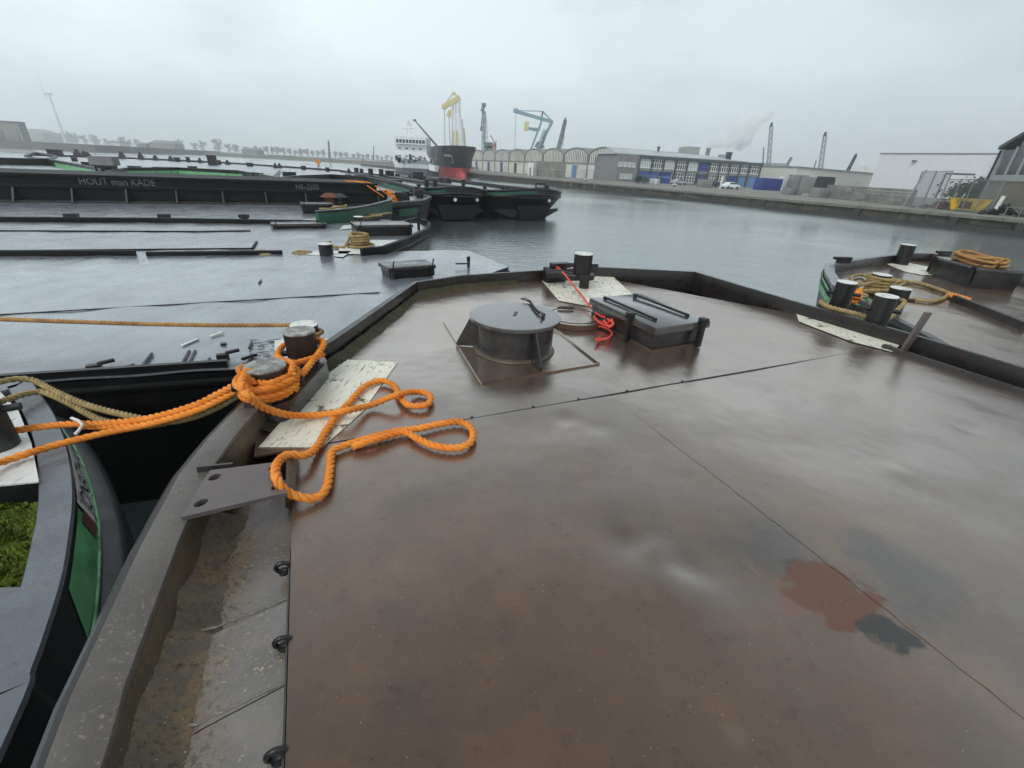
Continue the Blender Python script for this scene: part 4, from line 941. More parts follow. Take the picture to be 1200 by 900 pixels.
# --- hopper barge with tall ribbed coaming
hopper = thing('hopper_barge', 'black hopper barge with a tall ribbed coaming wall and chalked words', 'barge', flat(e(200, 238)))
c0, c1 = P(-60, 235.5, BZ), P(443, 240.5, BZ); hd = (c1-c0).normalized(); hv = Vector((-hd.y, hd.x, 0))
tipH = e(503, 236)
hp_ = [c0-hd*12-hv*.6, c1-hv*.6, e(470, 240.5), e(495, 238.5), e(504, 233.5), e(492, 229.5), e(462, 228), c1+hv*6, c0-hd*12+hv*6]
hull(hopper, hp_, BZ, 'hullgrey', .6)
mb = MB(); mb.prism(convex(hp_), BZ-.06, BZ); mb.build('deck', mt['fardeck'], hopper)
rail(hopper, [e(443, 242), e(470, 240.5), e(495, 238.5), e(504, 233.5), e(492, 229.5)], .16, .2, 'hullgrey')
mb = MB(); mb.bar(e(466, 241.2)-hv*.1+Vector((0, 0, -.32)), e(488, 239.5)-hv*.12+Vector((0, 0, -.30)), .1, .3); mb.build('green_panel', mt['greendark'], hopper)
CH = top_z(c1, 216)-BZ; CH0 = top_z(P(0, 236, BZ), 206)-BZ; CH = (CH+CH0)/2
Lc = (c1-c0).length+12; cs = c0-hd*12
mb = MB(); mb.hexa([cs, c1, c1+hv*5.4, cs+hv*5.4], [cs+Vector((0, 0, CH)), c1+Vector((0, 0, CH)), c1+hv*5.4+Vector((0, 0, CH)), cs+hv*5.4+Vector((0, 0, CH))]); mb.build('coaming_wall', mt['matte'], hopper)
rail(hopper, [cs+Vector((0, 0, CH*.56)), c1+Vector((0, 0, CH*.56))], .10, .16, 'matte', 'coaming_shelf'); rail(hopper, [cs+Vector((0, 0, CH*.98)), c1+Vector((0, 0, CH*.98))], .10, .14, 'matte', 'coaming_cap'); rail(hopper, [cs-hv*.2, c1-hv*.2], .07, .3, 'hullgrey', 'coaming_foot')
nr = int(Lc/1.5)
for i in range(nr+1):
    p = cs+hd*(i*Lc/nr); mb = MB(); s2 = hd*.025; tri = [p+Vector((0, 0, .05)), p-hv*.5+Vector((0, 0, .05)), p-hv*.12+Vector((0, 0, CH*.56)), p+Vector((0, 0, CH*.56))]
    mb.loft([[v-s2 for v in tri], [v+s2 for v in tri]]); mb.build('coaming_rib', mt['hullgrey'], hopper)
def chalk(s, pa, pb, h):
    a = hd*((P(pa, 236, BZ)-cs).dot(hd)); 
    ra = min((cs+hd*(i*.05) for i in range(int(Lc/.05))), key=lambda v: abs(proj(v+Vector((0, 0, CH*.8)))[0]-pa)); rb = min((cs+hd*(i*.05) for i in range(int(Lc/.05))), key=lambda v: abs(proj(v+Vector((0, 0, CH*.8)))[0]-pb))
    place_text(s, lambda u, v: ra.lerp(rb, u)-hv*.012+Vector((0, 0, CH*.71+h*v)), 'chalk_letter', 'letter', hopper)
chalk('HOUT man KADE', 92, 182, .24); chalk('NK-2500', 347, 374, .24)
rail(hopper, [c1+Vector((0, 0, 0))+hd*.05, c1+hd*.35], CH*.75, .35, 'matte', 'end_post')
for px, py in ((468, 236), (476, 234.5), (492, 232)):
    p = e(px, py); mb = MB(); mb.cyl(p, .2, .45, 16); mb.box(p+Vector((0, 0, .3)), (.7, .3, .2), R(30)); mb.build('twin_bollard', mt['black'], hopper, smooth=40)
pile = e(456, 236); rnd = random.Random(2)
rope('mooring_rope', 'orange rope heap on the bow deck beside the tall ribbed coaming', [[pile+Vector((.42*math.cos(t*1.3)*(1-t/70), .3*math.sin(t*1.3)*(1-t/80), .06+.009*t+.05*math.sin(t))) for t in range(50)]], .05, 'orange')
rope('mooring_rope', 'two orange ropes hanging over the tall black coaming end', [[c1+hd*(x-.9)+hv*.6+Vector((0, 0, CH+.12)), c1+hd*(x-.3)+hv*.1+Vector((0, 0, CH+.1)), c1+hd*(x+.15)-hv*.15+Vector((0, 0, CH*.8)), c1+hd*(x+.6)-hv*.2+Vector((0, 0, CH*.45))] for x in (0, -.35)], .028, 'orange')
# --- bow-on barges D and E across the gap
def posts(o, l, z, m='black'):
    for px, py, h_, w_, knd in l:
        p = P(px, py, z); mb = MB()
        if knd == 0: mb.cyl(p, w_/2, h_, 12); mb.cyl(p+Vector((0, 0, h_)), w_*.58, h_*.1, 12)
        elif knd == 1:
            for s in (-1, 1): mb.cyl(p+U*s*w_*.7, w_*.33, h_, 10)
            mb.box(p+Vector((0, 0, .06)), (w_*2.2, w_, .12), R(30))
        elif knd == 2: mb.box(p+Vector((0, 0, h_/2)), (w_, w_*.8, h_), R(30)); mb.box(p+Vector((0, 0, h_)), (w_*1.1, w_*.9, .05), R(30))
        else: mb.loft([[p+U*a+V*b+Vector((0, 0, z_)) for a, b in ((-q, -q), (q, -q), (q, q), (-q, q))] for q, z_ in ((w_*.5, 0), (w_*.15, h_))]); mb.bar(p+U*-w_*.6+Vector((0, 0, h_*.5)), p+U*w_*.6+Vector((0, 0, h_*.5)), .06)
        mb.build(('bollard', 'twin_bollard', 'deck_box', 'chock')[knd], mt[m], o, smooth=40)
def bow_barge(label, pl, pr, back, z, bulge=1.2, eyes=(), green=None):
    a, b = P(*pl, z), P(*pr, z); d = (b-a).normalized(); v = Vector((-d.y, d.x, 0)); w_ = (b-a).length
    o = thing('barge', label, 'barge', flat((a+b)/2), 'black barges moored bow-on')
    rim_ = [a+V*back]+[a+V*2.5-d*0+Vector((0, 0, 0)), a]+[a+d*w_*t-v*bulge*math.sin(math.pi*t)**.7 for t in (.15, .3, .5, .7, .85)]+[b, b+V*2.5, b+V*back]
    zz = lambda i: .30*math.exp(-((i-5)/2.6)**2)
    n = len(rim_); lo = [p+v*(1.4 if 1 < i < n-2 else 0)+d*(.9 if i <= 2 else (-.9 if i >= n-3 else 0)) for i, p in enumerate(rim_)]
    mb = MB(); mb.loft([[flat(p)+Vector((0, 0, -.4)) for p in lo], [flat(p).lerp(flat(q), .35)+Vector((0, 0, .55)) for p, q in zip(lo, rim_)], [flat(p)+Vector((0, 0, z-.1+zz(i))) for i, p in enumerate(rim_)], [flat(p)+Vector((0, 0, z+.22+zz(i))) for i, p in enumerate(rim_)]], cap=False)
    mb.build('hull', mt['hull'], o, smooth=30)
    sheet('deck', convex(rim_), z, mt['fardeck'], o, .4, nfz)
    for hh, m_, rad in ((.24, 'hull', .09), (-.12, 'hull', .07)):
        mb = MB(); mb.tube([flat(p)+Vector((0, 0, z+hh+zz(i))) for i, p in enumerate(rim_)], rad, 6); mb.build('rubbing_strake', mt[m_], o, smooth=60)
    if green:
        mb = MB(); i0, i1 = green; mb.loft([[flat(rim_[i])-v*.03*1.5-d*(.05 if i < 3 else 0)+Vector((0, 0, z+zz(i)+h_)) for i in range(i0, i1+1)] for h_ in (-.03, .13)], cap=False, closed=False); mb.build('green_stripe', mt['greendark'], o)
    for t in eyes:
        p = a+d*w_*t-v*(bulge*math.sin(math.pi*t)**.7-.12); mb = MB(); mb.cyl(flat(p)+Vector((0, 0, z-.22)), .11, .05, 16, None, Matrix.Rotation(R(90), 3, 'X')); mb.build('hawse_eye', mt['cap'], o)
    mid = (a+b)/2-v*bulge*.30; mb = MB(); mb.hexa([flat(mid)+d*x-v*y+Vector((0, 0, .1)) for x, y in ((-1.1, 0), (1.1, 0), (1.1, .5), (-1.1, .5))], [flat(mid)+d*x-v*y+Vector((0, 0, z-.55)) for x, y in ((-1.5, -.1), (1.5, -.1), (1.5, .62), (-1.5, .62))]); mb.build('bow_plate', mt['matte'], o)
    for s0 in (0, 1):
        p = (a+d*.2 if s0 == 0 else b-d*.2); mb = MB(); k = 1 if s0 == 0 else -1
        mb.add([flat(p)+Vector((0, 0, .62))-v*.1, flat(p)+d*k*1.5-v*.4+Vector((0, 0, .12)), flat(p)+d*k*1.9-v*.75+Vector((0, 0, .75)), flat(p)+d*k*.3-v*.3+Vector((0, 0, .8))], [(0, 1, 2, 3)]); mb.build('chine_plate', mt['hullgrey'], o)
    return o, a, b, d
bd_, *_r = bow_barge('black bow-on barge with two round white hawse eyes, left of the pair over dark water', (494, 227.5), (570, 229.5), 26, BZ, eyes=(.44, .80), green=(1, 4))
posts(bd_, [(505, 222, .7, .5, 1), (543, 220, .6, .35, 0), (568, 224, .35, .3, 0), (491, 223.5, .4, .3, 0)], BZ)
be_, *_r = bow_barge('black bow-on barge with a frame on its bow, rightmost over the open dark water', (575, 229.5), (657, 230.5), 24, BZ, eyes=(.72,), green=(1, 5))
posts(be_, [(589, 224, .35, .35, 0), (595, 224, .35, .35, 0), (641, 224, .45, .3, 0)], BZ)
p = P(633, 224, BZ); mb = MB()
for s in (-1, 1): mb.tube([p+U*s*.5, p+U*s*.5+Vector((0, 0, .62))], .07, 8)
mb.bar(p-U*.6+Vector((0, 0, .62)), p+U*.6+Vector((0, 0, .62)), .12); mb.bar(p-U*.5+Vector((0, 0, .3)), p+U*.5+Vector((0, 0, .3)), .08); mb.build('bow_frame', mt['black'], be_)
mb = MB(); mb.tube(crom([P(455, 200, 2.6), P(560, 217, 1.9), P(640, 223, 2.0)], .5), .03, 5); tag(mb.build('mooring_wire', mt['black']), 'thin dark mooring wire running to the rightmost bow-on barge', 'wire')
# --- barges behind the ribbed coaming
def back_barge(label, near, far, tip_, bul, green, gh=.4, z=BZ, bm_='hull'):
    o, a, b, t = barge(label, near, far, tip_, z, 'barges behind the ribbed coaming', back=10)
    rail(o, [P(x, y, z) for x, y in bul], gh, .22, bm_, 'bulwark')
    if green:
        g = [P(x, y, z) for x, y in green[0]]; mb = MB()
        mb.loft([[p-V*.16+Vector((0, 0, h_)) for p in g] for h_ in (-.06, gh*.62)], cap=False, closed=False); mb.build('green_stripe', mt[green[1]], o)
    return o
g1 = back_barge('pale wet barge with a green bow bulwark at the far left behind the ribbed coaming', [(-60, 192), (60, 194)], [(-60, 183), (95, 187)], [(124, 208), (140, 205)], [(-60, 192), (60, 194), (124, 208), (138, 205)], ([(66, 195.5), (122, 208)], 'green'), .55)
posts(g1, [(107, 200, .6, .8, 2), (88, 189, .4, .5, 2)], BZ)
p = P(128, 207, BZ); tz = top_z(p, 184); mb = MB(); mb.box(p+Vector((0, 0, (tz-BZ)*.42)), (1.0, .7, (tz-BZ)*.84), R(15)); mb.build('post_body', mt['hull'], g1)
mb = MB(); mb.box(p+Vector((0, 0, (tz-BZ)*.80)), (1.35, .9, (tz-BZ)*.42), R(15)); mb.build('post_head', mt['stone'], g1)
g2 = back_barge('dark barge with a lime stripe in the middle behind the ribbed coaming', [(150, 206), (290, 209)], [(150, 195), (330, 203)], [(340, 219), (352, 212)], [(128, 211), (150, 205), (210, 203.5), (280, 207), (340, 219)], ([(150, 206), (210, 204.5), (285, 209)], 'green'), .5)
posts(g2, [(160, 203, .5, .8, 2), (196, 202, .4, 1.6, 2), (300, 211, .5, .5, 0), (306, 212, .5, .5, 0), (340, 211, .6, 1.0, 2), (227, 202, .5, .7, 2)], BZ)
g3 = back_barge('black barge with an arched bow and green edge at the right behind the ribbed coaming', [(320, 218), (390, 212)], [(330, 204), (430, 208)], [(440, 217), (486, 229), (480, 220)], [(320, 218), (352, 213.5), (390, 211), (430, 214), (462, 221), (488, 229)], ([(448, 219), (480, 228)], 'greendark'), .5)
posts(g3, [(464, 219, .5, .9, 2), (409, 210, .4, .5, 0)], BZ)
for (ax, ay), (bx_, by_) in (((330, 212), (338, 201)), ((336, 213), (344, 201))):
    mb = MB(); mb.tube([P(ax, ay, BZ+.15), P(bx_, by_, BZ+.15)], .12, 8); mb.build('deck_pipe', mt['cap'], g3)
mb = MB(); mb.tube(crom([P(316, 210, BZ+.1), P(322, 206, BZ+.25), P(328, 200, BZ+.2)], .3), .1, 8); mb.build('hose', mt['black'], g3)
g4 = back_barge('long wet barge farthest back with a row of dark bollards along its edge', [(60, 190), (300, 200)], [(66, 182.5), (270, 191)], [(415, 209), (470, 213), (400, 200)], [(40, 182.5), (150, 186), (270, 192), (400, 201), (466, 214)], None, .25)
posts(g4, [(66, 183, .9, 1.6, 2), (92, 183.5, 1.1, 1.2, 3), (100, 184, .9, .9, 3), (104, 184.5, .8, .9, 3), (144, 186, 1.1, 1.1, 3), (166, 187, 1.1, 1.0, 3), (183, 188, .8, .9, 3), (201, 189, .8, .9, 3), (208, 189.5, .6, .9, 0), (221, 190, .7, .6, 0), (235, 191, .8, .7, 3), (250, 193.5, 1.3, 1.2, 2), (257, 193, .6, .6, 0), (267, 193, .7, .8, 3), (293, 195, .5, .9, 2), (323, 197, .7, .7, 3), (328, 197, .7, .7, 3), (356, 199, .5, .7, 0), (384, 201, .5, .6, 0)], BZ)
mb = MB(); mb.tube(crom([P(30, 183, BZ+.3), P(42, 180, BZ+.7), P(58, 182, BZ+.5), P(66, 184, BZ+.3), P(50, 187, BZ+.2), P(34, 184, BZ+.25)], .5), .16, 6); mb.build('anchor_frame', mt['hullgrey'], g4)
g5 = back_barge('low dark barge with bollards and deck boxes nearest to the white ship', [(380, 205), (430, 210)], [(385, 200), (452, 205)], [(500, 216), (530, 214), (480, 208)], [(400, 202), (452, 206.5), (490, 211), (528, 215)], None, .2)
posts(g5, [(409, 203, .6, .6, 3), (418, 204, .7, .6, 0), (429, 204.5, .7, .8, 1), (441, 207.5, .9, .9, 1), (457, 209, .8, .9, 2), (466, 210, .5, .5, 0), (490, 212.5, .9, 1.0, 2), (480, 211, .5, .7, 3), (497, 213, .5, .5, 0), (521, 214.5, .5, .6, 1)], BZ)
# topmark beacon on the far barge
p = P(374, 199, BZ); bz_ = top_z(p, 187)-BZ; by = thing('beacon', 'orange disc beacon on a small tripod on a distant barge', 'beacon', p)
mb = MB()
for k in range(3): mb.tube([p+Vector((.35*math.cos(k*2.1), .35*math.sin(k*2.1), 0)), p+Vector((0, 0, bz_*.6))], .04, 6)
mb.build('tripod', mt['black'], by); mb = MB(); mb.cyl(p+Vector((0, .1, bz_*.78)), bz_*.26, .2, 20, None, Matrix.Rotation(R(90), 3, 'X')); mb.build('disc', mt['buoy'], by, smooth=40)
# --- barge on the right with coils of rope
rz = 1.75
rb = thing('deck_barge', 'dark barge bow at the right with rope coils and a green hull edge', 'barge', P(1120, 340, 0))
o_ = [(1044, 366), (1000, 352), (975, 338), (966, 322), (967, 313), (985, 309), (1020, 304), (1062, 298.5), (1090, 299), (1120, 304), (1150, 312), (1200, 326), (1290, 350)]
ro = [flat(P(x, y, rz)) for x, y in o_]
ro[0] = flat(ac(5.62, 4.2)); dirb = -AX
ro = ro[1:]; xt = ro[0]+(ro[0]-ro[1])*max(0, (to_c(ro[0])-5.5)/max(.01, to_c(ro[1])-to_c(ro[0]))); ro = [xt]+ro; poly = [flat(ac(to_c(xt), -3))]+ro+[ro[-1]+dirb*8]
hull(rb, poly, rz, 'hullgrey', .35)
sheet('deck', convex(poly), rz-.16, mt['deck'], rb, .08, lambda x, y: .006*noise.noise(Vector((x*1.3, y*1.3, 2))))
ln = at_z(ro, rz); li = densify([p for p in ln], .1)
mb = MB(); mb.loft(sweep(li, [(0, rz-.3), (0, rz+.06), (.10 if True else 0, rz+.06), (.12, rz+.03), (.13, rz-.2)]), cap=False); mb.build('bow_rim', mt['riminnerdark'], rb, smooth=40)
mb = MB(); mb.loft(sweep(at_z(ro[1:6], rz), [(-.02, rz+.055), (-.02, rz+.075), (.17, rz+.075), (.17, rz+.055)])); mb.build('gunwale_cap', mt['gunwale'], rb)
mb = MB(); mb.loft([[p+Vector((0, 0, h_)) for p in at_z(offset(ro[1:6], -.02), rz)] for h_ in (-.28, -.04)], cap=False, closed=False); mb.build('green_panel', mt['green'], rb)
for px, py in ((988, 308), (1106, 300)):
    p = P(px, py, rz+.08); mb = MB(); mb.box(p+Vector((0, 0, .04)), (.3, .14, .08), R(15)); mb.tube([p+Vector((-.25, 0, .1)), p+Vector((.2, .05, .1))], .035, 8); mb.build('bow_chock', mt['black'], rb)
mb = MB(); gq = [(1000, 356), (1036, 366), (1042, 361), (1010, 346), (996, 348)]
sheet('green_panel', convex([P(x, y, rz-.02) for x, y in gq]), rz-.01, mt['green'], rb, .05, None, .01, 0)
dz = rz-.16
R1 = P(1024, 346, dz); t1 = top_z(R1, 322); bollard(rb, R1, t1-dz, .15)
R2 = P(1046, 360, dz); t2 = top_z(R2, 338); bollard(rb, R2, t2-dz, .15, pin=R(160))
R3 = P(1055, 310, dz); t3 = top_z(R3, 287); bollard(rb, R3, t3-dz, .17)
patch([(1030, 305.5), (1050, 305), (1110, 317), (1116, 323), (1080, 322), (1060, 318)], dz+.014, mt['worn'], parent=rb)
d2 = (P(1150, 349, dz)-P(1112, 336, dz)).normalized()
bx0 = P(1137, 335, dz)+Vector((.35, .45, 0)); box_hatch(rb, bx0, d2, 1.45, .85, .42)
for px, py, qx, qy in ((1118, 350, 1200, 383),):
    mb = MB(); mb.bar(P(px, py, dz+.05), P(qx, qy, dz+.05), .08, .14); mb.build('deck_coaming', mt['hull'], rb)
def loop(cx, cy, z, rx, ry, n=24, rot=0, zz=0.): return [P(cx, cy, z)+Vector((rx*math.cos(t)*math.cos(rot)-ry*math.sin(t)*math.sin(rot), rx*math.cos(t)*math.sin(rot)+ry*math.sin(t)*math.cos(rot), zz*math.sin(2*t))) for t in [k*2*math.pi/n for k in range(n+1)]]
lay = [P(*q, dz+.035) for q in ((1032, 339), (1048, 337), (1060, 331), (1052, 328), (1055, 330), (1075, 331), (1095, 337), (1110, 343), (1105, 350), (1090, 353), (1065, 350), (1050, 345))]
eye = [P(*q, dz+.06) for q in ((1050, 331), (1062, 329.5), (1085, 334), (1105, 341), (1118, 345), (1132, 350))]
rope('mooring_rope', 'straw coloured rope wound round the inner bollard of the right barge with a long eye', [ocoil(R1, .185, dz+.05, dz+.36, 5.2, 0), ocoil(R1, .20, dz+.36, dz+.30, 1.5, 1), [R1+Vector((.18, .05, .33)), P(1006, 334, dz+.2), P(998, 325, dz+.1), P(1010, 322, dz+.05), P(1022, 327, dz+.1)], [P(1008, 331, dz+.05), P(1000, 335, dz+.05), P(1006, 342, dz+.05), P(1016, 347, dz+.2)], lay, eye], .033, 'tan')
rope('mooring_rope', 'orange tipped rope end spliced beyond the straw eye', [[P(1112, 345, dz+.05), P(1122, 347, dz+.07), P(1136, 351, dz+.06)], [P(1114, 347, dz+.05), P(1124, 350, dz+.07), P(1134, 352, dz+.06)]], .04, 'orange')
rope('mooring_rope', 'frayed orange rope knot between the bollards at the right', [[P(1001, 355, 2.0), P(1004, 345, 2.1), P(1008, 341, 2.12), P(1006, 350, 2.05), P(1002, 347, 2.1), P(1000, 352, 2.0), P(1007, 344, 2.12)]], .04, 'orange')
rope('mooring_rope', 'pale tan rope strung in front of the two pinned bollards at the right rim', [[RB1+Vector((-.12, .1, .02)), P(962, 354, 2.17), P(972, 360, 2.16), P(1000, 367, 2.17), P(1034, 375.5, 2.17), P(1041, 373, 2.14), P(1052, 363, 2.0), P(1060, 354, 1.95), R2+Vector((.16, .1, .12))], [P(1000, 344, 2.05), P(1010, 341, 2.0), R1+Vector((.1, -.19, .14))]], .03, 'tan')
bt_ = dz+.44
rope('rope_coil', 'brown rope coil lying on the hatch box of the right barge', [sum([[bx0+d2*((.66-.07*(k % 3)+.03*math.sin(k*5+t))*math.cos(t))+Vector((-d2.y, d2.x, 0))*((.33-.05*(k % 3)+.02*math.cos(k*3+t*2))*math.sin(t))+Vector((0, 0, bt_-dz+.03+.032*k+.025*math.sin(2*t+k*2))) for t in [j*math.pi/10 for j in range(20)]] for k in range(5)], [])], .032, 'brownrope')
# ================================================================ QUAY BUILDINGS
def gpt(px, py): return flat(P(px, py, QZ))+Vector((0, 0, QZ))
class Facade:
    """a vertical plane from a to b; s runs along it, d out of it towards the water"""
    def __init__(s, a, b):
        s.a = flat(a); s.e = (flat(b)-flat(a)).normalized(); s.L = (flat(b)-flat(a)).length
        n = Vector((s.e.y, -s.e.x, 0)); s.n = n if n.dot(s.a) < 0 else -n
    def at(s, u, z, d=0): return s.a+s.e*u+s.n*d+Vector((0, 0, z))
    def s_of(s, px):
        r = ray(px, proj_y(s.a+Vector((0, 0, QZ)))+(px-proj(s.a+Vector((0, 0, QZ)))[0])*.05); r.z = 0
        det = r.x*(-s.e.y)+r.y*s.e.x; k = (s.a.x*(-s.e.y)+s.a.y*s.e.x)/det; q = r*k-s.a
        return q.dot(s.e)
    def box(s, mb, u0, u1, z0, z1, d0, d1):
        mb.hexa([s.at(u0, z0, d0), s.at(u1, z0, d0), s.at(u1, z0, d1), s.at(u0, z0, d1)], [s.at(u0, z1, d0), s.at(u1, z1, d0), s.at(u1, z1, d1), s.at(u0, z1, d1)]); return mb
    def part(s, name, m, par, *r): return s.box(MB(), *r).build(name, mt[m], par)
def window(F, par, u0, u1, z0, z1, nu, nv, fr='shipwhite', gl='glassgrey', d=.03, t=.12, skip=()):
    mb = MB(); F.box(mb, u0, u1, z0-.05, z0+t, 0, d+.1); F.box(mb, u0, u1, z1-t, z1, 0, d+.1)
    for i in range(nu+1):
        u = u0+(u1-u0)*i/nu; F.box(mb, max(u0, u-t/2), min(u1, u+t/2), z0+t, z1-t, 0, d+.09)
    for j in range(1, nv):
        z = z0+(z1-z0)*(.62 if nv == 2 else j/nv); F.box(mb, u0+t/2, u1-t/2, z-t*.4, z+t*.4, 0, d+.07)
    w_ = mb.build('window', mt[fr], par)
    F.part('pane', gl, w_, u0+.02, u1-.02, z0+.02, z1-.02, -.02, d); return w_
# --- warehouse with eight arched bays
hp0 = Vector((26.664, 140.218, 0)); hs = Vector((-6.5777, 13.2146, 0)); HF = Facade(hp0, hp0+hs*9); W_ = hs.length
hall = thing('arched_warehouse', 'white warehouse of arched bays with slatted gables and blue doors on the quay', 'warehouse', HF.at(0, QZ))
sp, ap = 7.0, 10.1
inw = -HF.n
for k in range(9):
    u0, u1 = k*W_, (k+1)*W_
    arc = [(u0+W_*(.5-.5*math.cos(math.pi*i/16)), sp+(ap-sp)*math.sin(math.pi*i/16)**.8) for i in range(17)]
    mb = MB(); mb.loft([[HF.at(u, z-.25, 0) for u, z in arc]+[HF.at(u1, QZ-.1, 0), HF.at(u0, QZ-.1, 0)], [HF.at(u, z-.25, -30) for u, z in arc]+[HF.at(u1, QZ-.1, -30), HF.at(u0, QZ-.1, -30)]])
    mb.build('bay_wall', mt['glassgrey' if k < 7 else 'spandrel'], hall)
    mb = MB(); mb.loft([[HF.at(u, z, .25) for u, z in arc]+[HF.at(u, z-.42, .25) for u, z in arc[::-1]], [HF.at(u, z, -30) for u, z in arc]+[HF.at(u, z-.42, -30) for u, z in arc[::-1]]]); mb.build('arch_roof', mt['roofgrey'], hall, smooth=30)
    HF.part('front_wall', 'whitewall', hall, u0+.3, u1-.3, QZ-.1, 5.2, .02, .14)
    HF.part('lintel_band', 'concrete', hall, u0+.2, u1-.2, 5.2, 5.75, .02, .2)
    HF.part('pier', 'spandrel', hall, u0-.22, u0+.22, QZ-.1, sp+.3, .02, .34)
    mb = MB(); n = 13
    for i in range(n):
        u = u0+.6+(W_-1.2)*(i+.5)/n; t = (u-u0)/W_; zt = sp+(ap-sp)*math.sin(math.acos(max(-1, min(1, 1-2*t))))**.8-.5; HF.box(mb, u-.30, u+.30, 5.75, zt, .03, .13)
    kind(mb.build('slat_panel', mt['whitewall'], hall), 'stuff')
    dk = ['bluedoor', 'bluelight', None, None, None, 'bluedeep', 'bluedeep', 'bluedeep', 'spandrel'][k]
    dx = [.44, .50, .4, .4, .45, .5, .5, .45, .5][k]*W_; dw = [3.6, 3.0, 2.4, 3, 2.6, 2.6, 2.6, 2.4, 2][k]
    if dk:
        dr = HF.part('door', dk, hall, u0+W_-dx-dw/2, u0+W_-dx+dw/2, QZ-.05, 5.0, .13, .17)
        mb = MB(); 
        for j in range(1, 4): HF.box(mb, u0+W_-dx-dw/2, u0+W_-dx+dw/2, QZ+j*.95, QZ+j*.95+.06, .17, .20)
        mb.build('door_rail', mt[dk], dr)
    else:
        HF.part('door', 'cranegrey' if k < 4 else 'glassgrey', hall, u0+W_-dx-dw/2, u0+W_-dx+dw/2, QZ-.05, 4.9, .13, .17)
# --- office block
o0, o1 = gpt(721, 212.2), gpt(885, 219.9); OF = Facade(o0, o1)
off = thing('office_block', 'long two-storey quay office with blue doors, white window bands and dark fascia', 'office building', OF.at(0, QZ))
so = OF.s_of; OT = 8.1
sS = so(745); sE = OF.L
mb = MB(); OF.box(mb, .1, sE, QZ-.1, OT-.7, -14, -.02); mb.build('core_wall', mt['spandrel'], off)
OF.part('stone_wall', 'stone', off, 0, sS, QZ-.1, OT-.1, -13, .15)
# stone courses as separate proud blocks
rnd = random.Random(4)
for j in range(9):
    z = QZ+.1+j*.73
    nblk = 7
    for i in range(nblk):
        a_ = sS*(i+.04+(.5 if j % 2 else 0)*.9)/(nblk+.5); b_ = sS*(i+.95+(.5 if j % 2 else 0)*.9)/(nblk+.5)
        OF.part('stone_block', 'stone', off, a_, b_, z+.03, z+.70, .15, .17+.05*rnd.random())
for zz0, zz1, xs in ((5.0, 6.2, ((721.6, 725.8), (727, 731), (732, 736), (737, 741))), (2.0, 3.3, ((725, 729), (730, 734), (735, 739)))):
    for a_, b_ in xs: window(OF, off, so(a_), so(b_), zz0, zz1, 1, 1, 'shipwhite', 'paleglass', .24, .1)
OF.part('fascia', 'fascia', off, sS, sE+.3, OT-.75, OT, -14.2, .6)
OF.part('roof', 'roof', off, -.5, so(870), OT, OT+.25, -13, -.8)
mb = MB(); mb.loft([[OF.at(0, OT+.2, -1), OF.at(so(865), OT+.2, -1), OF.at(so(840), OT+1.3, -6), OF.at(0, OT+1.7, -6)], [OF.at(0, OT+.2, -13), OF.at(so(865), OT+.2, -13), OF.at(so(840), OT+1.3, -7), OF.at(0, OT+1.7, -7)]]); mb.build('roof_lantern', mt['roof'], off)
for i, x in enumerate((745.2, 759.6, 773.3, 787, 800.5, 813.6, 825.8, 837.3, 849, 860.8, 871.6, 884.6)):
    OF.part('column', 'fascia', off, so(x)-.22, so(x)+.22, QZ-.1, OT-.75, -.02, .42)
OF.part('spandrel_band', 'spandrel', off, sS+.25, sE-.3, 4.25, 4.95, 0, .3)
for i, (a_, b_) in enumerate(((745.9, 758.8), (760.6, 772.8), (774, 786.4), (787.7, 800), (801.2, 813), (826.6, 836.7), (838, 848.5), (849.7, 860.3), (861.5, 871.2), (872.3, 883.8))):
    window(OF, off, so(a_), so(b_), 4.98, 7.3, 5 if i < 5 else 4, 2, 'shipwhite', 'paleglass' if i < 5 and i % 2 == 0 else 'glassgrey', .06, .16 if i < 5 else .2)
for a_, b_, m_ in ((746, 758.5, 'bluedoor'), (760.3, 769.8, 'bluedoor'), (770.4, 783.8, 'bluedeep'), (849.6, 859, 'bluedeep'), (860.3, 870.3, 'bluelight'), (872, 882.6, 'bluelight')):
    dr = OF.part('door', m_, off, so(a_), so(b_), QZ-.05, 4.22, 0, .12)
    if m_ == 'bluedeep' and a_ < 800: OF.part('light_band', 'bluelight', dr, so(a_)+.1, so(b_)-.1, 2.7, 3.1, .12, .15)
    if m_ == 'bluelight':
        mb = MB(); 
        for t in (.25, .5, .75): OF.box(mb, so(a_)+(so(b_)-so(a_))*t-.04, so(a_)+(so(b_)-so(a_))*t+.04, QZ, 4.2, .12, .16)
        mb.build('door_rail', mt['bluedoor'], dr)
for a_, b_ in ((785, 798), (799.4, 812), (826.3, 836.5), (838, 848)):
    window(OF, off, so(a_), so(b_), QZ+.4, 4.2, 4, 3, 'shipwhite', 'glassgrey', .06, .16)
OF.part('blue_panel', 'bluedeep', off, so(814.4), so(825.2), 5.2, 7.3, 0, .2)
window(OF, off, so(814.4), so(825.2), QZ+.1, 5.1, 2, 4, 'bluedoor', 'glassgrey', .05, .25)
p = OF.at(so(853.5), OT, -3); mb = MB(); mb.box(p+Vector((0, 0, 1.1)), (1.3, 1.3, 2.4)); mb.box(p+Vector((0, 0, 2.35)), (1.6, 1.6, .25)); mb.build('chimney', mt['cranedark'], off)
p = OF.at(so(774), OT+1.4, -4); mb = MB(); mb.cyl(p, .3, 1.0, 10); mb.cyl(p+Vector((0, 0, .9)), .5, .3, 10); mb.build('roof_vent', mt['cranedark'], off)
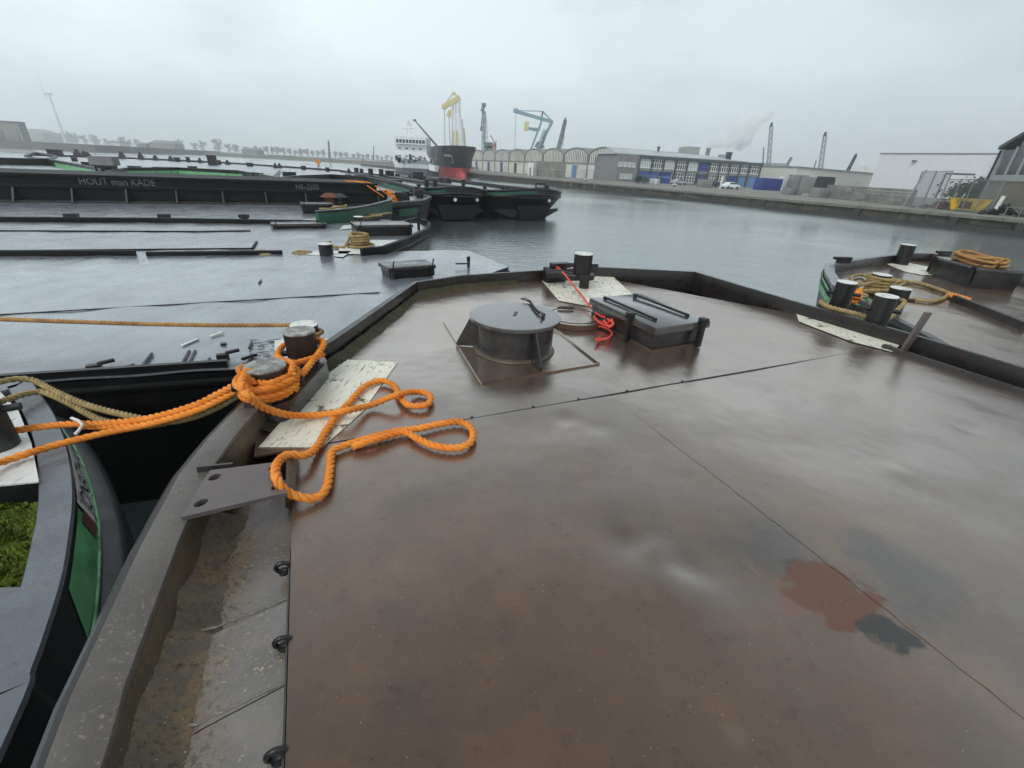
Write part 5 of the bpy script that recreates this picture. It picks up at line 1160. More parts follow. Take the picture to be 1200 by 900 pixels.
# --- cars on the quay
def car(p, ang, body, label):
    t = thing('parked_car', label, 'car', p, 'cars parked on the quay'); m3 = Matrix.Translation(p) @ Matrix.Rotation(ang, 4, 'Z')
    prof = [(-2.1, .35), (-2.15, .75), (-2.0, .95), (-1.5, 1.0), (-.9, 1.42), (.35, 1.45), (1.05, 1.0), (1.9, .88), (2.15, .65), (2.15, .35)]
    mb = MB(); mb.loft([[m3 @ Vector((x, y*(1 if z < 1.1 else .82), z)) for x, z in prof] for y in (-.85, .85)]); mb.build('body', mt[body], t, bevel=.06)
    for s in (-1, 1):
        mb = MB(); mb.loft([[m3 @ Vector((x, s*(.80 if z > 1.2 else .845)+s*o, z)) for x, z in ((-1.25, 1.03), (-.82, 1.36), (.3, 1.38), (.85, 1.03))] for o in (0, .03)]); mb.build('side_window', mt['glassgrey'], t)
        for x in (-1.3, 1.35):
            mb = MB(); mb.cyl(m3 @ Vector((x, s*.75, .33)), .33, .2, 18, None, (Matrix.Rotation(ang, 3, 'Z') @ Matrix.Rotation(R(-90*s), 3, 'X'))); wl = mb.build('wheel', mt['tyre'], t, smooth=40)
            mb = MB(); mb.cyl(m3 @ Vector((x, s*.93, .33)), .19, .03, 14, None, (Matrix.Rotation(ang, 3, 'Z') @ Matrix.Rotation(R(-90*s), 3, 'X'))); mb.build('rim', mt['metal'], wl)
    return t
oang = math.atan2(OF.e.y, OF.e.x)
car(gpt(855, 221.5), oang+.05, 'carwhite', 'white car parked in front of the light blue doors')
car(gpt(795, 216.7), oang+.1, 'carsilver', 'silver car parked before the white lower windows of the office')
car(gpt(836, 219.8), oang, 'cardark', 'dark car parked left of the white car')
rnd = random.Random(11)
# --- boxes, bollards and clutter along the quay
def qthing(name, label, cat, px, py, size, m, rz=None, group=None):
    p = gpt(px, py); t = thing(name, label, cat, p, group); mb = MB(); mb.box(p+Vector((0, 0, size[2]/2)), size, oang if rz is None else rz); mb.build('body', mt[m], t, bevel=.03); return t, p
def quay_bollard(px, py, label):
    p = gpt(px, py); t = thing('quay_bollard', label, 'bollard', p, 'white bollards on the quay edge'); mb = MB(); mb.cyl(p, .28, .3, 16, .22); mb.build('stem', mt['black'], t, smooth=40)
    mb = MB(); mb.loft([[p+Vector((r_*1.3*math.cos(k*math.pi/8), r_*math.sin(k*math.pi/8), z)) for k in range(16)] for r_, z in ((.25, .28), (.42, .32), (.45, .45), (.3, .55))]); mb.build('head', mt['cap'], t, smooth=60)
quay_bollard(995, 233.5, 'white capped quay bollard in front of the concrete block wall'); quay_bollard(790, 218.5, 'white quay bollard below the silver car'); quay_bollard(687, 212.5, 'white quay bollard by the big blue arch door')
# grey steel tank / block stack before the arches
t = thing('stone_stack', 'grey stack of stone blocks standing before the arched bays', 'block stack', gpt(635, 206)); sf = Facade(gpt(619.5, 205.3), gpt(651.5, 208.2))
for i in range(7):
    for j in range(4): sf.part('stone_block', 'blockwall', t, sf.L*(i+.03)/7, sf.L*(i+.97)/7, QZ+j*1.05, QZ+j*1.05+1.0, -3, .04*((i*3+j) % 3))
t = thing('white_cabin', 'small pale site cabin at the left end of the stone stack', 'cabin', gpt(621, 205.3)); cf = Facade(gpt(619, 205.6), gpt(625, 206))
cf.part('wall', 'shipwhite', t, 0, cf.L, QZ, 5.0, -2, 0.2); cf.part('door', 'spandrel', t, cf.L*.3, cf.L*.6, QZ, 3.6, .2, .25)
# mesh fences before arch bays
def fence(label, a, b, h, n, cat='fence', mesh=True, post='metal', group=None):
    F = Facade(a, b); t = thing('mesh_fence', label, cat, F.at(0, QZ), group)
    for i in range(n+1):
        u = F.L*i/n; F.part('post', post, t, u-.05, u+.05, QZ, QZ+h, -.05, .05)
    for i in range(n):
        u0, u1 = F.L*i/n+.06, F.L*(i+1)/n-.06; mb = MB(); F.box(mb, u0, u1, QZ+h-.1, QZ+h-.03, -.03, .03); F.box(mb, u0, u1, QZ+.1, QZ+.17, -.03, .03)
        k = max(4, int((u1-u0)/.16))
        for q in range(1, k): F.box(mb, u0+(u1-u0)*q/k-.008, u0+(u1-u0)*q/k+.008, QZ+.17, QZ+h-.1, -.01, .01)
        for q in range(1, int(h/.25)): F.box(mb, u0, u1, QZ+q*.25, QZ+q*.25+.016, -.022, -.012)
        mb.build('fence_panel', mt[post], t)
    return t
fence('low mesh fence before the last arched bay next to the stone section', gpt(680, 212.5), gpt(716, 214.5), 2.4, 5)
fence('mesh fence in front of the office doors with plants behind it', gpt(741, 214.8), gpt(771, 216.5), 1.9, 5)
def shrub(px, py, h, r_, label, m='leafdark', n=260):
    p = gpt(px, py); rnd2 = random.Random(int(px*10)); mb = MB()
    for i in range(n):
        d = Vector((rnd2.gauss(0, .4), rnd2.gauss(0, .4), rnd2.gauss(0, .3))); q = p+Vector((d.x*r_, d.y*r_, h*.55+d.z*h*.5)); s = rnd2.uniform(.14, .32)*min(1, r_)
        if q.z < p.z: q.z = p.z+.1
        a = Vector((rnd2.uniform(-1, 1), rnd2.uniform(-1, 1), rnd2.uniform(-1, 1)))*s; b = Vector((rnd2.uniform(-1, 1), rnd2.uniform(-1, 1), rnd2.uniform(-1, 1)))*s; mb.add([q, q+a, q+a+b, q+b], [(0, 1, 2, 3)])
    t = thing('shrub', label, 'shrub', p); mb.build('foliage', mt[m], t)
    mb = MB()
    for k in range(4): mb.tube([p, p+Vector((r_*.4*math.cos(k*1.6), r_*.4*math.sin(k*1.6), h*.6))], .04, 5)
    mb.build('stem', mt['bark'], t)
shrub(748, 215.6, 2.2, 1.2, 'bushy green plant at the left corner of the blue doors'); shrub(756, 215.5, 1.6, 1.0, 'low green plant in front of the leftmost blue door'); shrub(553, 199.5, 1.6, 3, 'scrub beside the black bow on the quay')
qthing('white_bag', 'pale big bag on the quay by the roller door, left of a pair', 'bag', 764, 216, (1.1, 1.1, 1.3), 'shipwhite', group='pale bags on the quay'); qthing('white_bag', 'pale big bag on the quay by the roller door, right of a pair', 'bag', 768.5, 216.3, (1.1, 1.1, 1.25), 'shipwhite', group='pale bags on the quay')
qthing('crate_stack', 'grey crate on the quay left of the dark car', 'crate', 825, 219.5, (3.2, 1.5, 1.7), 'spandrel'); qthing('white_post', 'white marker post left of the white car', 'post', 843.5, 221.5, (.25, .25, 2.6), 'shipwhite')
# blue container and clutter to its right
t, p = qthing('shipping_container', 'dark blue container standing right of the office block', 'container', 898, 222.8, (6.4, 2.5, 2.7), 'bluedeep', oang)
cf = Facade(p+Vector((0, 0, 0))-OF.e*3.2+OF.n*1.27, p+OF.e*3.2+OF.n*1.27)
for k in range(14): cf.part('corrugation', 'bluedeep', t, k*.45+.1, k*.45+.32, QZ+.2, QZ+2.5, 0, .06)
for px, py, sz, m_, l in ((916, 223.3, (2.2, 2, 3.4), 'shipwhite', 'white drum of scrap right of the blue container'), (922, 223.6, (2.5, 2, 2.6), 'metal', 'grey scrap box beside the white drum'), (927, 228, (3, 2, 1.1), 'stone', 'low grey bin on the quay edge below the slab'), (931, 224.5, (4.5, 2, 3.8), 'stone', 'tall grey slab leaning before the low shed'), (945, 226, (6, 2, 3.4), 'spandrel', 'grey machine housing left of the block wall')):
    qthing('scrap_pile', l, 'scrap', px, py, sz, m_)
t, p = qthing('steel_post', 'dark leaning steel post beside the grey slab', 'post', 932, 228.5, (.35, .35, 3.2), 'cranegrey')
# --- concrete block wall
wf = Facade(gpt(953, 230.3), gpt(1062, 241)); wall = thing('block_wall', 'stained wall of big concrete blocks behind the quay edge', 'wall', wf.at(0, QZ))
rnd = random.Random(9); HW = top_z(wf.at(wf.L*.6, QZ), 219)-QZ; n = 12; rows = 5
for j in range(rows):
    for i in range(n+1):
        u0 = max(0, wf.L*(i-(.5 if j % 2 else 0))/n)+.03; u1 = min(wf.L, wf.L*(i+1-(.5 if j % 2 else 0))/n)-.03
        if u1-u0 < .3: continue
        wf.part('concrete_block', 'blockwall' if (i*7+j*3) % 4 else 'concrete', wall, u0, u1, QZ+HW*j/rows+.02, QZ+HW*(j+1)/rows-.02, -.8, rnd.uniform(0, .08))
t, p = qthing('machine_cover', 'grey tarpaulin covered machine against the block wall', 'machine', 965, 231.5, (5, 1.8, 1.5), 'stone'); mb = MB(); mb.box(p+Vector((0, 1, 3.0)), (3.0, 1, .5), oang); mb.box(p+Vector((0, 1, 1.5)), (2.6, 1.6, 2.6), oang); mb.build('dark_hood', mt['cranedark'], t)
# --- fence panels, yellow skip and junk
fence('grey solid-backed mesh gate right of the block wall', gpt(1064, 242), gpt(1096, 246.5), 4.2, 2, 'gate'); fence('galvanised mesh fence panels behind the yellow skip', gpt(1097, 244.5), gpt(1158, 251), 3.5, 4)
t = thing('leaning_pole', 'pale pole leaning at the end of the block wall', 'pole', gpt(1061, 243)); mb = MB(); q = gpt(1057, 243.5); mb.tube([q, q+Vector((1.2, .2, 4.2))], .09, 8); mb.build('shaft', mt['metal'], t)
ya, yb = gpt(1108, 246), gpt(1156, 249.5); yf = Facade(ya, yb); sk = thing('rubbish_skip', 'yellow rusty skip standing on the quay edge', 'skip', yf.at(0, QZ)); yl = yf.L; yh = 1.3
mb = MB(); mb.loft([[yf.at(u*yl, z, d) for u, z in ((.12, QZ+.05), (.84, QZ+.05), (1, QZ+yh), (0, QZ+yh))] for d in (-2, 0)], cap=True); mb.build('skip_body', mt['yellow'], sk)
mb = MB(); yf.box(mb, -.1, yl+.1, QZ+yh, QZ+yh+.1, -2.05, .06); mb.build('skip_rim', mt['yellow'], sk)
yf.part('rust_patch', 'rust', sk, yl*.28, yl*.57, QZ+.3, QZ+yh-.2, 0, .02)
for u in (.2, .6, .8): yf.part('skip_rib', 'yellow', sk, yl*u, yl*u+.12, QZ+.1, QZ+yh, 0, .09)
for k, (u, l) in enumerate(((.08, 'white'), (.27, 'white'))):
    mb = MB(); mb.tube([yf.at(yl*u, QZ+yh, -1), yf.at(yl*u+.15, QZ+yh+.6, -1)], .08, 6); mb.build('marker_peg', mt['cap'], sk)
pj_ = gpt(1100, 244.5); junk = thing('rubble_heap', 'dark brown rubble heap left of the yellow skip', 'rubble', pj_)
def heap(p, n, rx, ry, h, m_, par, sd_):
    r_ = random.Random(sd_)
    mb = MB()
    for i in range(n):
        a, b = r_.gauss(0, .45), r_.gauss(0, .45); q = p+Vector((a*rx, b*ry, h*math.exp(-2*(a*a+b*b))*r_.uniform(.2, 1))); mb.box(q, (r_.uniform(.2, .7), r_.uniform(.1, .4), r_.uniform(.08, .3)), r_.uniform(0, 3), r_.uniform(-.5, .5), r_.uniform(-.5, .5))
    kind(mb.build('debris', mt[m_], par), 'stuff')
heap(pj_, 70, 2.6, 1, .9, 'rust', junk, 1)
pj2 = gpt(1172, 252); junk2 = thing('scrap_heap', 'dark twisted scrap heap right of the yellow skip', 'scrap heap', pj2); heap(pj2, 80, 2.2, 1.2, 1.1, 'black', junk2, 2)
t = thing('white_marker', 'white leaning marker board right of the yellow skip', 'marker', gpt(1163, 251)); q = gpt(1163, 251.5); mb = MB(); mb.bar(q, q+Vector((.35, .1, 1.9)), .35, .12); mb.build('board', mt['cap'], t)
mb = MB(); q0_ = gpt(1176, 253); q1_ = gpt(1230, 259); mb.bar(q0_+Vector((0, 0, .9)), q1_+Vector((0, 0, .9)), .08)
for k in range(4): q = q0_.lerp(q1_, k/3); mb.bar(q, q+Vector((0, 0, .9)), .08)
tag(mb.build('guard_rail', mt['metal']), 'low steel guard rail at the right edge of the quay', 'railing')
shrub(1139, 243, 4.4, 2.6, 'green bush behind the mesh fence next to the brown shed', n=2200); shrub(1122, 243, 3.6, 2.6, 'low green bush behind the left mesh fence panel', n=1400)
# --- white warehouse
F1 = Facade(D(1015, 226, 150), D(1215, 233, 118)); wh = thing('white_warehouse', 'big plain lilac white warehouse with one pale roller door', 'warehouse', F1.at(0, QZ))
hw = top_z(F1.at(F1.L*.03, QZ), 180.5); uL = 0; hw = top_z(F1.at(0, QZ), 180.5)
for k in range(10):
    u0 = uL+(F1.L*1.15-uL)*k/10; u1 = uL+(F1.L*1.15-uL)*(k+1)/10; F1.part('cladding_panel', 'lilac', wh, u0+.01, u1-.01, QZ-.1, hw, -40, .0)
F1.part('roof_edge', 'roofgrey', wh, uL-.2, F1.L*1.16, hw, hw+.3, -40.2, .15)
d0, d1 = F1.s_of(1090), F1.s_of(1128); dz1 = top_z(F1.at(d0, QZ), 204)
dr = F1.part('roller_door', 'shipwhite', wh, d0+1.5, d1, QZ, dz1, 0, .12)
for k in range(9): F1.part('door_slat', 'shipwhite', dr, d0+1.6, d1-.1, QZ+(dz1-QZ)*k/9+.05, QZ+(dz1-QZ)*(k+1)/9-.05, .12, .18)
F1.part('door_frame', 'cranedark', wh, d0+1.2, d1+.3, dz1, dz1+.35, 0, .3); F1.part('door_jamb', 'cranedark', wh, d0+1.2, d0+1.5, QZ, dz1, 0, .3)
for x in (1031, 1119): F1.part('wall_lamp', 'cranegrey', wh, F1.s_of(x)+5, F1.s_of(x)+5.9, hw-2.0, hw-1.5, 0, .7)
# --- low grey shed to its left
F2 = Facade(gpt(927, 222), gpt(1022, 225.5)); sh = thing('low_shed', 'low cream grey shed left of the lilac warehouse', 'shed', F2.at(0, QZ)); h2 = top_z(F2.at(F2.L*.4, QZ), 200)
for k in range(6): F2.part('wall_panel', 'palecream', sh, F2.L*1.1*k/6+.02, F2.L*1.1*(k+1)/6-.02, QZ-.1, h2, -20, 0)
F2.part('roof_edge', 'roofgrey', sh, -.2, F2.L*1.1+.2, h2, h2+.35, -20.2, .3); F2.part('canopy', 'shipwhite', sh, 0, F2.L*.22, QZ+3.2, QZ+3.7, 0, 1.6)
# shed with hip roof behind
F3 = Facade(gpt(878, 218.5), gpt(948, 221.5)); s3_ = thing('grey_shed', 'pale grey shed behind the blue container with dark openings', 'shed', F3.at(0, QZ)); h3 = top_z(F3.at(F3.L*.5, QZ), 203)
F3.part('wall', 'palecream', s3_, 0, F3.L, QZ-.1, h3, -25, 0); F3.part('roof_edge', 'roofgrey', s3_, -.3, F3.L+.3, h3, h3+.5, -25, .5)
for a_, b_ in ((.12, .25), (.38, .52)): F3.part('opening', 'cranedark', s3_, F3.L*a_, F3.L*b_, QZ+1.5, QZ+3.4, 0, .06)
def far_box(name, label, cat, x0, x1, yt, dist, m, depth=20, roof=None, zb=1.0, hip=0):
    a, b = D(x0, 200, dist), D(x1, 200, dist); F = Facade(a, b); t = thing(name, label, cat, F.at(0, zb)); h = top_z(F.at(F.L/2, zb), yt)
    F.part('wall', m, t, 0, F.L, zb-.3, h-(hip and (h-zb)*.3), -depth, 0)
    if hip:
        mb = MB(); hh = h-(h-zb)*.3; mb.loft([[F.at(-.4, hh, .4), F.at(F.L+.4, hh, .4), F.at(F.L+.4, hh, -depth), F.at(-.4, hh, -depth)], [F.at(F.L*hip, h, -depth*.3), F.at(F.L*(1-hip), h, -depth*.3), F.at(F.L*(1-hip), h, -depth*.7), F.at(F.L*hip, h, -depth*.7)]]); mb.build('roof', mt[roof or 'roofgrey'], t)
    return t, F, h
t, F, h = far_box('hip_roofed_hall', 'grey hip-roofed hall rising behind the pale shed', 'hall', 904, 934, 191, 260, 'spandrel', 30, 'roofgrey', 1, .12)
mb = MB(); q = F.at(F.L*.86, h-1, -8); mb.tube([q, q+Vector((1.2, 0, 4))], .8, 8); mb.build('chimney', mt['cranegrey'], t)
far_box('gabled_hall', 'low gabled hall roof showing right of the office block', 'hall', 886, 901, 196, 260, 'spandrel', 30, 'roofgrey', 1, .3)
far_box('tank_hall', 'faint boxy building behind the office roof', 'building', 799, 815, 172, 420, 'tan_wall', 20)
far_box('tank_hall', 'faint small boxy building right of the smoke stack', 'building', 843, 850, 181, 420, 'tan_wall', 10)
# --- brown shed at the right edge
g0, g1 = gpt(1143.5, 246.5), gpt(1230, 257); GF = Facade(g0, g1+Vector((0, 0, 0))); GF = Facade(g0, g0+(g1-g0).normalized()*22)
gs = thing('brown_shed', 'brown quay shed with big dark windows and pale frame at the right edge', 'shed', GF.at(0, QZ)); ge = top_z(GF.at(0, QZ), 176); 
GF.part('lower_wall', 'brownwall', gs, .25, 22, QZ-.1, QZ+(ge-QZ)*.50, -14, 0)
GF.part('window_band', 'greywall', gs, .25, 22, QZ+(ge-QZ)*.50, QZ+(ge-QZ)*.60, -14, .12)
GF.part('corner_frame', 'greywall', gs, -.2, .25, QZ-.1, ge, -14, .15)
for k in range(9):
    u0 = .5+k*2.4; w_ = GF.part('window', 'glassgrey', gs, u0, u0+2.0, QZ+(ge-QZ)*.60, ge+.9*k, -.1, .02); 
    GF.part('mullion', 'greywall', gs, u0+2.0, u0+2.4, QZ+(ge-QZ)*.60, ge+.25+.9*k, -.2, .14)
mb = MB(); mb.loft([[GF.at(-.5, ge+.05, .5), GF.at(22, ge+7.8, .5), GF.at(22, ge+8.3, .5), GF.at(-.6, ge+.45, .5)], [GF.at(-.5, ge+.05, -14), GF.at(22, ge+7.8, -14), GF.at(22, ge+8.3, -14), GF.at(-.6, ge+.45, -14)]]); mb.build('roof', mt['fascia'], gs)
GF.part('downpipe', 'cranedark', gs, -.45, -.22, QZ, ge, .0, .3)
# ================================================================ SHIPS
def ship_hull(o, bow, ax, L_, B_, zd, name, m, rows, flare=.5):
    """bow: stem at the waterline, ax: direction from stern to bow"""
    s = Vector((ax.y, -ax.x, 0)); st = [(0, 0), (.03, .3), (.08, .62), (.16, .9), (.3, 1), (.8, 1), (.95, .9), (1, .75)]
    rings = []
    for z, ext, fl in rows:
        l = [bow+ax*ext*(1-t*4 if t < .25 else 0)-ax*L_*t+s*B_/2*(w_**(1 if fl == 0 else fl)) for t, w_ in st]; r_ = [bow+ax*ext*(1-t*4 if t < .25 else 0)-ax*L_*t-s*B_/2*(w_**(1 if fl == 0 else fl)) for t, w_ in st]
        rings.append([flat(p)+Vector((0, 0, z)) for p in l+r_[::-1]])
    mb = MB(); mb.loft(rings); return mb.build(name, mt[m], o, smooth=35)
sb_ = flat(P(541, 207.5, 0)); sax = Vector((.30, -.954, 0)).normalized()
cs_ = thing('cargo_ship', 'black cargo ship with red underside and a white and yellow deck crane', 'ship', sb_)
deckz = top_z(sb_, 176)
ship_hull(cs_, sb_, sax, 95, 13.5, 0, 'hull', 'shipblack', [(2.4, .5, 1.4), (deckz*.7, 3, .9), (deckz, 5, .6), (deckz+1.0, 5.6, .55)])
ship_hull(cs_, sb_, sax, 95, 13.4, 0, 'underside', 'shipred', [(-.5, 0, 1.7), (2.4, .5, 1.4)])
mb = MB(); q = sb_+sax*1+Vector((0, 0, -.1)); mb.loft([[q+sax*a+Vector((r_*1.3*math.cos(k*math.pi/6), 0, r_*1.5*math.sin(k*math.pi/6))) for k in range(12)] for a, r_ in ((-6, 1.1), (0, 1.1), (1.6, .85), (2.2, .3))]); mb.build('bulbous_bow', mt['shipred'], cs_, smooth=60)
ss = Vector((sax.y, -sax.x, 0)); ss = ss if ss.x > 0 else -ss
tA = [q for q in (sb_+sax*.6-ss*4.4, sb_+sax*.6-ss*1.9)]
cl = sb_-sax*5.5-ss*6.15; nb0, nb1 = sb_-sax*4.0-ss*5.0, sb_+sax*.4-ss*2.6
mb_z = deckz*.80
def bowface(u, v): 
    p = D(520.5+8.5*u, 182.5-1.9*v+u*.4, 0) if False else None
q0_ = D(520, 183, sb_.y+1.6); q1_ = D(529, 183.6, sb_.y-1.6)
place_text('VEOLA', lambda u, v: q0_.lerp(q1_, u)+Vector((0, 0, .55*v)), 'bow_letter', 'shipwhite', cs_)
mb = MB(); aq = D(530, 188, sb_.y-3.0); mb.box(aq, (.25, .3, 1.6)); mb.box(aq+Vector((0, 0, -.6)), (1.1, .3, .3)); mb.box(aq+Vector((0, 0, .8)), (.5, .3, .3)); mb.build('anchor', mt['shipgrey'], cs_)
def dpt(px, py, dist=None): return D(px, py, dist or sb_.y+14)
leg = MB()
for x0, y0, x1, y1, r_ in ((529, 175, 530.5, 118, .38), (533.5, 174, 534, 116, .3), (540.5, 174, 537.5, 115, .42), (539, 140, 541.5, 174, .9)): leg.tube([dpt(x0, y0), dpt(x1, y1)], r_, 8)
for k in range(9): y = 120+k*6; leg.bar(dpt(530.3-k*.12, y), dpt(537.8+k*.3, y), .2)
leg.build('crane_mast', mt['shipwhite'], cs_)
mb = MB(); a = dpt(530, 175); mb.hexa([dpt(528, 175)+Vector((0, d, 0)) for d in (0,)]+[dpt(539, 175), dpt(539, 175)+Vector((0, 3, 0)), dpt(528, 175)+Vector((0, 3, 0))], [dpt(531, 153), dpt(538, 153), dpt(538, 153)+Vector((0, 2, 0)), dpt(531, 153)+Vector((0, 2, 0))]); mb.hexa([dpt(541, 174), dpt(545.5, 174), dpt(545.5, 174)+Vector((0, 2, 0)), dpt(541, 174)+Vector((0, 2, 0))], [dpt(541, 150), dpt(543.5, 150), dpt(543.5, 150)+Vector((0, 2, 0)), dpt(541, 150)+Vector((0, 2, 0))]); mb.build('crane_base', mt['shipyellow'], cs_)
mb = MB(); mb.bar(dpt(519, 125.5), dpt(539, 114.5), .8, 1.5); mb.bar(dpt(519.5, 125), dpt(531.5, 108.5), .35); mb.bar(dpt(531.5, 108.5), dpt(539, 115), .35); mb.box(dpt(520.5, 125), (1.3, 1.5, 1.2)); mb.box(dpt(532, 109.5), (.8, .8, .8)); mb.build('crane_jib', mt['shipyellow'], cs_)
mb = MB(); mb.hexa([dpt(523, 136), dpt(527, 137), dpt(527, 137)+Vector((0, 1.5, 0)), dpt(523, 136)+Vector((0, 1.5, 0))], [dpt(525, 129.5), dpt(530, 127), dpt(530, 127)+Vector((0, 1.5, 0)), dpt(525, 129.5)+Vector((0, 1.5, 0))]); mb.build('hook_block', mt['shipyellow'], cs_)
mb = MB(); mb.tube([dpt(521, 126), dpt(521.5, 172)], .09, 5); mb.tube([dpt(526, 137), dpt(527.5, 174)], .09, 5); mb.build('hoist_wire', mt['cranegrey'], cs_)
mb = MB()
for k in range(12): q = sb_+sax*3.5-ss*(5.8-k*1.05)+Vector((0, 0, deckz+1)); mb.bar(q, q+Vector((0, 0, 1)), .1)
mb.build('bow_rail', mt['shipwhite'], cs_)
# white service ship
wb = flat(P(508, 206.0, 0)); wd_ = wb.y
ws = thing('service_ship', 'white service ship with a tall bridge and grey hull left of the black ship', 'ship', wb)
def wp(px, py, dd=0): return D(px, py, wd_+dd)
a, b = flat(wp(459, 201)), flat(wp(512, 206)); hd2 = (b-a).normalized(); hvv = Vector((-hd2.y, hd2.x, 0)); Lh = (b-a).length
zt0 = top_z(a, 191); 
mb = MB(); st = [(0, .3), (.08, .8), (.25, 1), (.8, 1), (.93, .75), (1, .25)]
mb.loft([[a+hd2*Lh*(t*sc)+hvv*(5-5*w_)+Vector((0, 0, z)) for t, w_ in st]+[a+hd2*Lh*(t*sc)+hvv*(5+5*w_)+Vector((0, 0, z)) for t, w_ in st[::-1]] for z, sc in ((-.4, .96), (1.6, .98), (zt0*.62, 1.0))]); mb.build('hull', mt['shipgrey'], ws)
mb = MB(); mb.loft([[a+hd2*Lh*(t)+hvv*(5-5*w_)+Vector((0, 0, z)) for t, w_ in st]+[a+hd2*Lh*(t)+hvv*(5+5*w_)+Vector((0, 0, z)) for t, w_ in st[::-1]] for z in (zt0*.62, zt0)]); mb.build('bulwark', mt['shipwhite'], ws)
SF = Facade(a+hvv*2.5, a+hvv*2.5+hd2*Lh)
def wbox(name, m_, par, x0, x1, yt, yb, d0, d1): 
    u0, u1 = SF.s_of(x0), SF.s_of(x1); p = SF.at((u0+u1)/2, 0); return SF.part(name, m_, par, u0, u1, top_z(p, yb), top_z(p, yt), d0, d1)
dh = wbox('deckhouse', 'shipwhite', ws, 461, 501, 179, 193, -8, 0); wbox('deckhouse', 'shipwhite', ws, 463, 500.5, 169, 179.2, -7, -.4); wbox('bridge', 'shipwhite', ws, 465, 501, 160.5, 169.2, -6.5, .8)
u0, u1 = SF.s_of(466.5), SF.s_of(500); p = SF.at((u0+u1)/2, 0); z0_, z1_ = top_z(p, 167.8), top_z(p, 163.8)
for k in range(9): SF.part('bridge_window', 'glassgrey', ws, u0+(u1-u0)*(k+.12)/9, u0+(u1-u0)*(k+.88)/9, z0_, z1_, .8, .86)
for x in (468, 476, 484, 492):
    for y in (174, 183): u = SF.s_of(x); SF.part('porthole', 'glassgrey', ws, u, u+.7, top_z(p, y+1), top_z(p, y-.6), -.4 if y < 179 else 0, -.34 if y < 179 else .06)
mb = MB()
for x0, y0, x1, y1, r_ in ((476, 160, 478.5, 141, .22), (482, 160, 479.5, 141, .22), (473, 150, 485, 150.5, .14), (470, 151, 478, 150, .1), (475, 145, 483, 145.3, .12), (487, 160, 487.5, 153, .1), (470, 159, 490, 158, .2), (474, 157, 486, 156.5, .15)): mb.tube([wp(x0, y0, 3), wp(x1, y1, 3)], r_, 6)
mb.build('radar_mast', mt['shipwhite'], ws)
mb = MB(); mb.tube([wp(512, 176, -3), wp(511, 170, -3), wp(486, 141, -3)], [.3, .3, .14], 8); mb.box(wp(486, 141, -3), (.8, .5, .5)); mb.tube([wp(512, 200, -3), wp(512, 170, -3)], .25, 8); mb.build('boat_crane', mt['shipgrey'], ws)
mb = MB(); mb.bar(wp(496.5, 178, -4), wp(503.5, 189, -4), .8); mb.build('gangway', mt['shipwhite'], ws)
wbox('pipe_deck', 'metal', ws, 470, 510, 187, 191, -1, .5)
rnd = random.Random(8); mb = MB()
for k in range(34): x = rnd.uniform(464, 508); y = rnd.uniform(183, 191); mb.box(wp(x, y, -2), (rnd.uniform(.3, 1.2), .5, rnd.uniform(.3, 1.4)))
kind(mb.build('deck_fittings', mt['metal'], ws), 'stuff')
mb = MB(); q = SF.at(SF.s_of(501), 0, 2); u_ = (wp(505, 193, -6), wp(513, 195, -6)); mb.loft([[u_[0].lerp(u_[1], t)+Vector((0, -w_, z)) for t, w_ in ((-.35, .3), (0, 1.4), (.7, 1.5), (1.1, .2))] for z in (-1.4, -.2, .1)]); mb.build('tender', mt['shipwhite'], ws)
# ================================================================ CRANES, STACK, TURBINE
def crane(label, dist, base, build):
    b = D(*base, dist); t = thing('harbour_crane', label, 'crane', Vector((b.x, b.y, QZ))); build(t, lambda x, y, d=0: D(x, y, dist+d), b); return t
def c1(t, q, b):
    mb = MB(); mb.lattice(Vector((q(567.5, 190).x, q(567.5, 190).y, QZ)), q(567, 131), 1.9, 1.3, 14, .16); mb.build('tower', mt['cranegrey'], t)
    mb = MB(); mb.lattice(q(565, 131), q(567, 123), 1.2, .8, 2, .2); mb.box(q(567, 123), (2, 2, 1.5)); mb.build('jib_head', mt['cranegrey'], t)
    mb = MB(); mb.bar(q(565.5, 130), q(564, 150), .4); mb.box(q(564, 151), (1.0, 1, 1.8)); mb.tube([q(569, 130), q(572, 168)], .12, 5); mb.build('hoist_wire', mt['cranegrey'], t)
    mb = MB(); mb.box(q(572, 170), (5, 3, 2.5)); mb.box(q(574, 173.5), (3, 3, 2)); mb.box(q(570, 175), (1, 2, 6)); mb.build('machine_house', mt['cranegrey'], t)
crane('slender grey tower crane standing above the left arches', 260, (567, 190), c1)
def c2(t, q, b):
    mb = MB(); g = Vector((q(579, 195).x, q(579, 195).y, QZ)); mb.lattice(g, q(580, 168), 1.2, 1.0, 6, .2); mb.bar(q(580, 168), q(575, 158.5), .5); mb.bar(q(580, 168), q(582, 165), .4); mb.build('mast', mt['redpaint'], t)
crane('small red and white crane beside the slender tower crane', 280, (579, 195), c2)
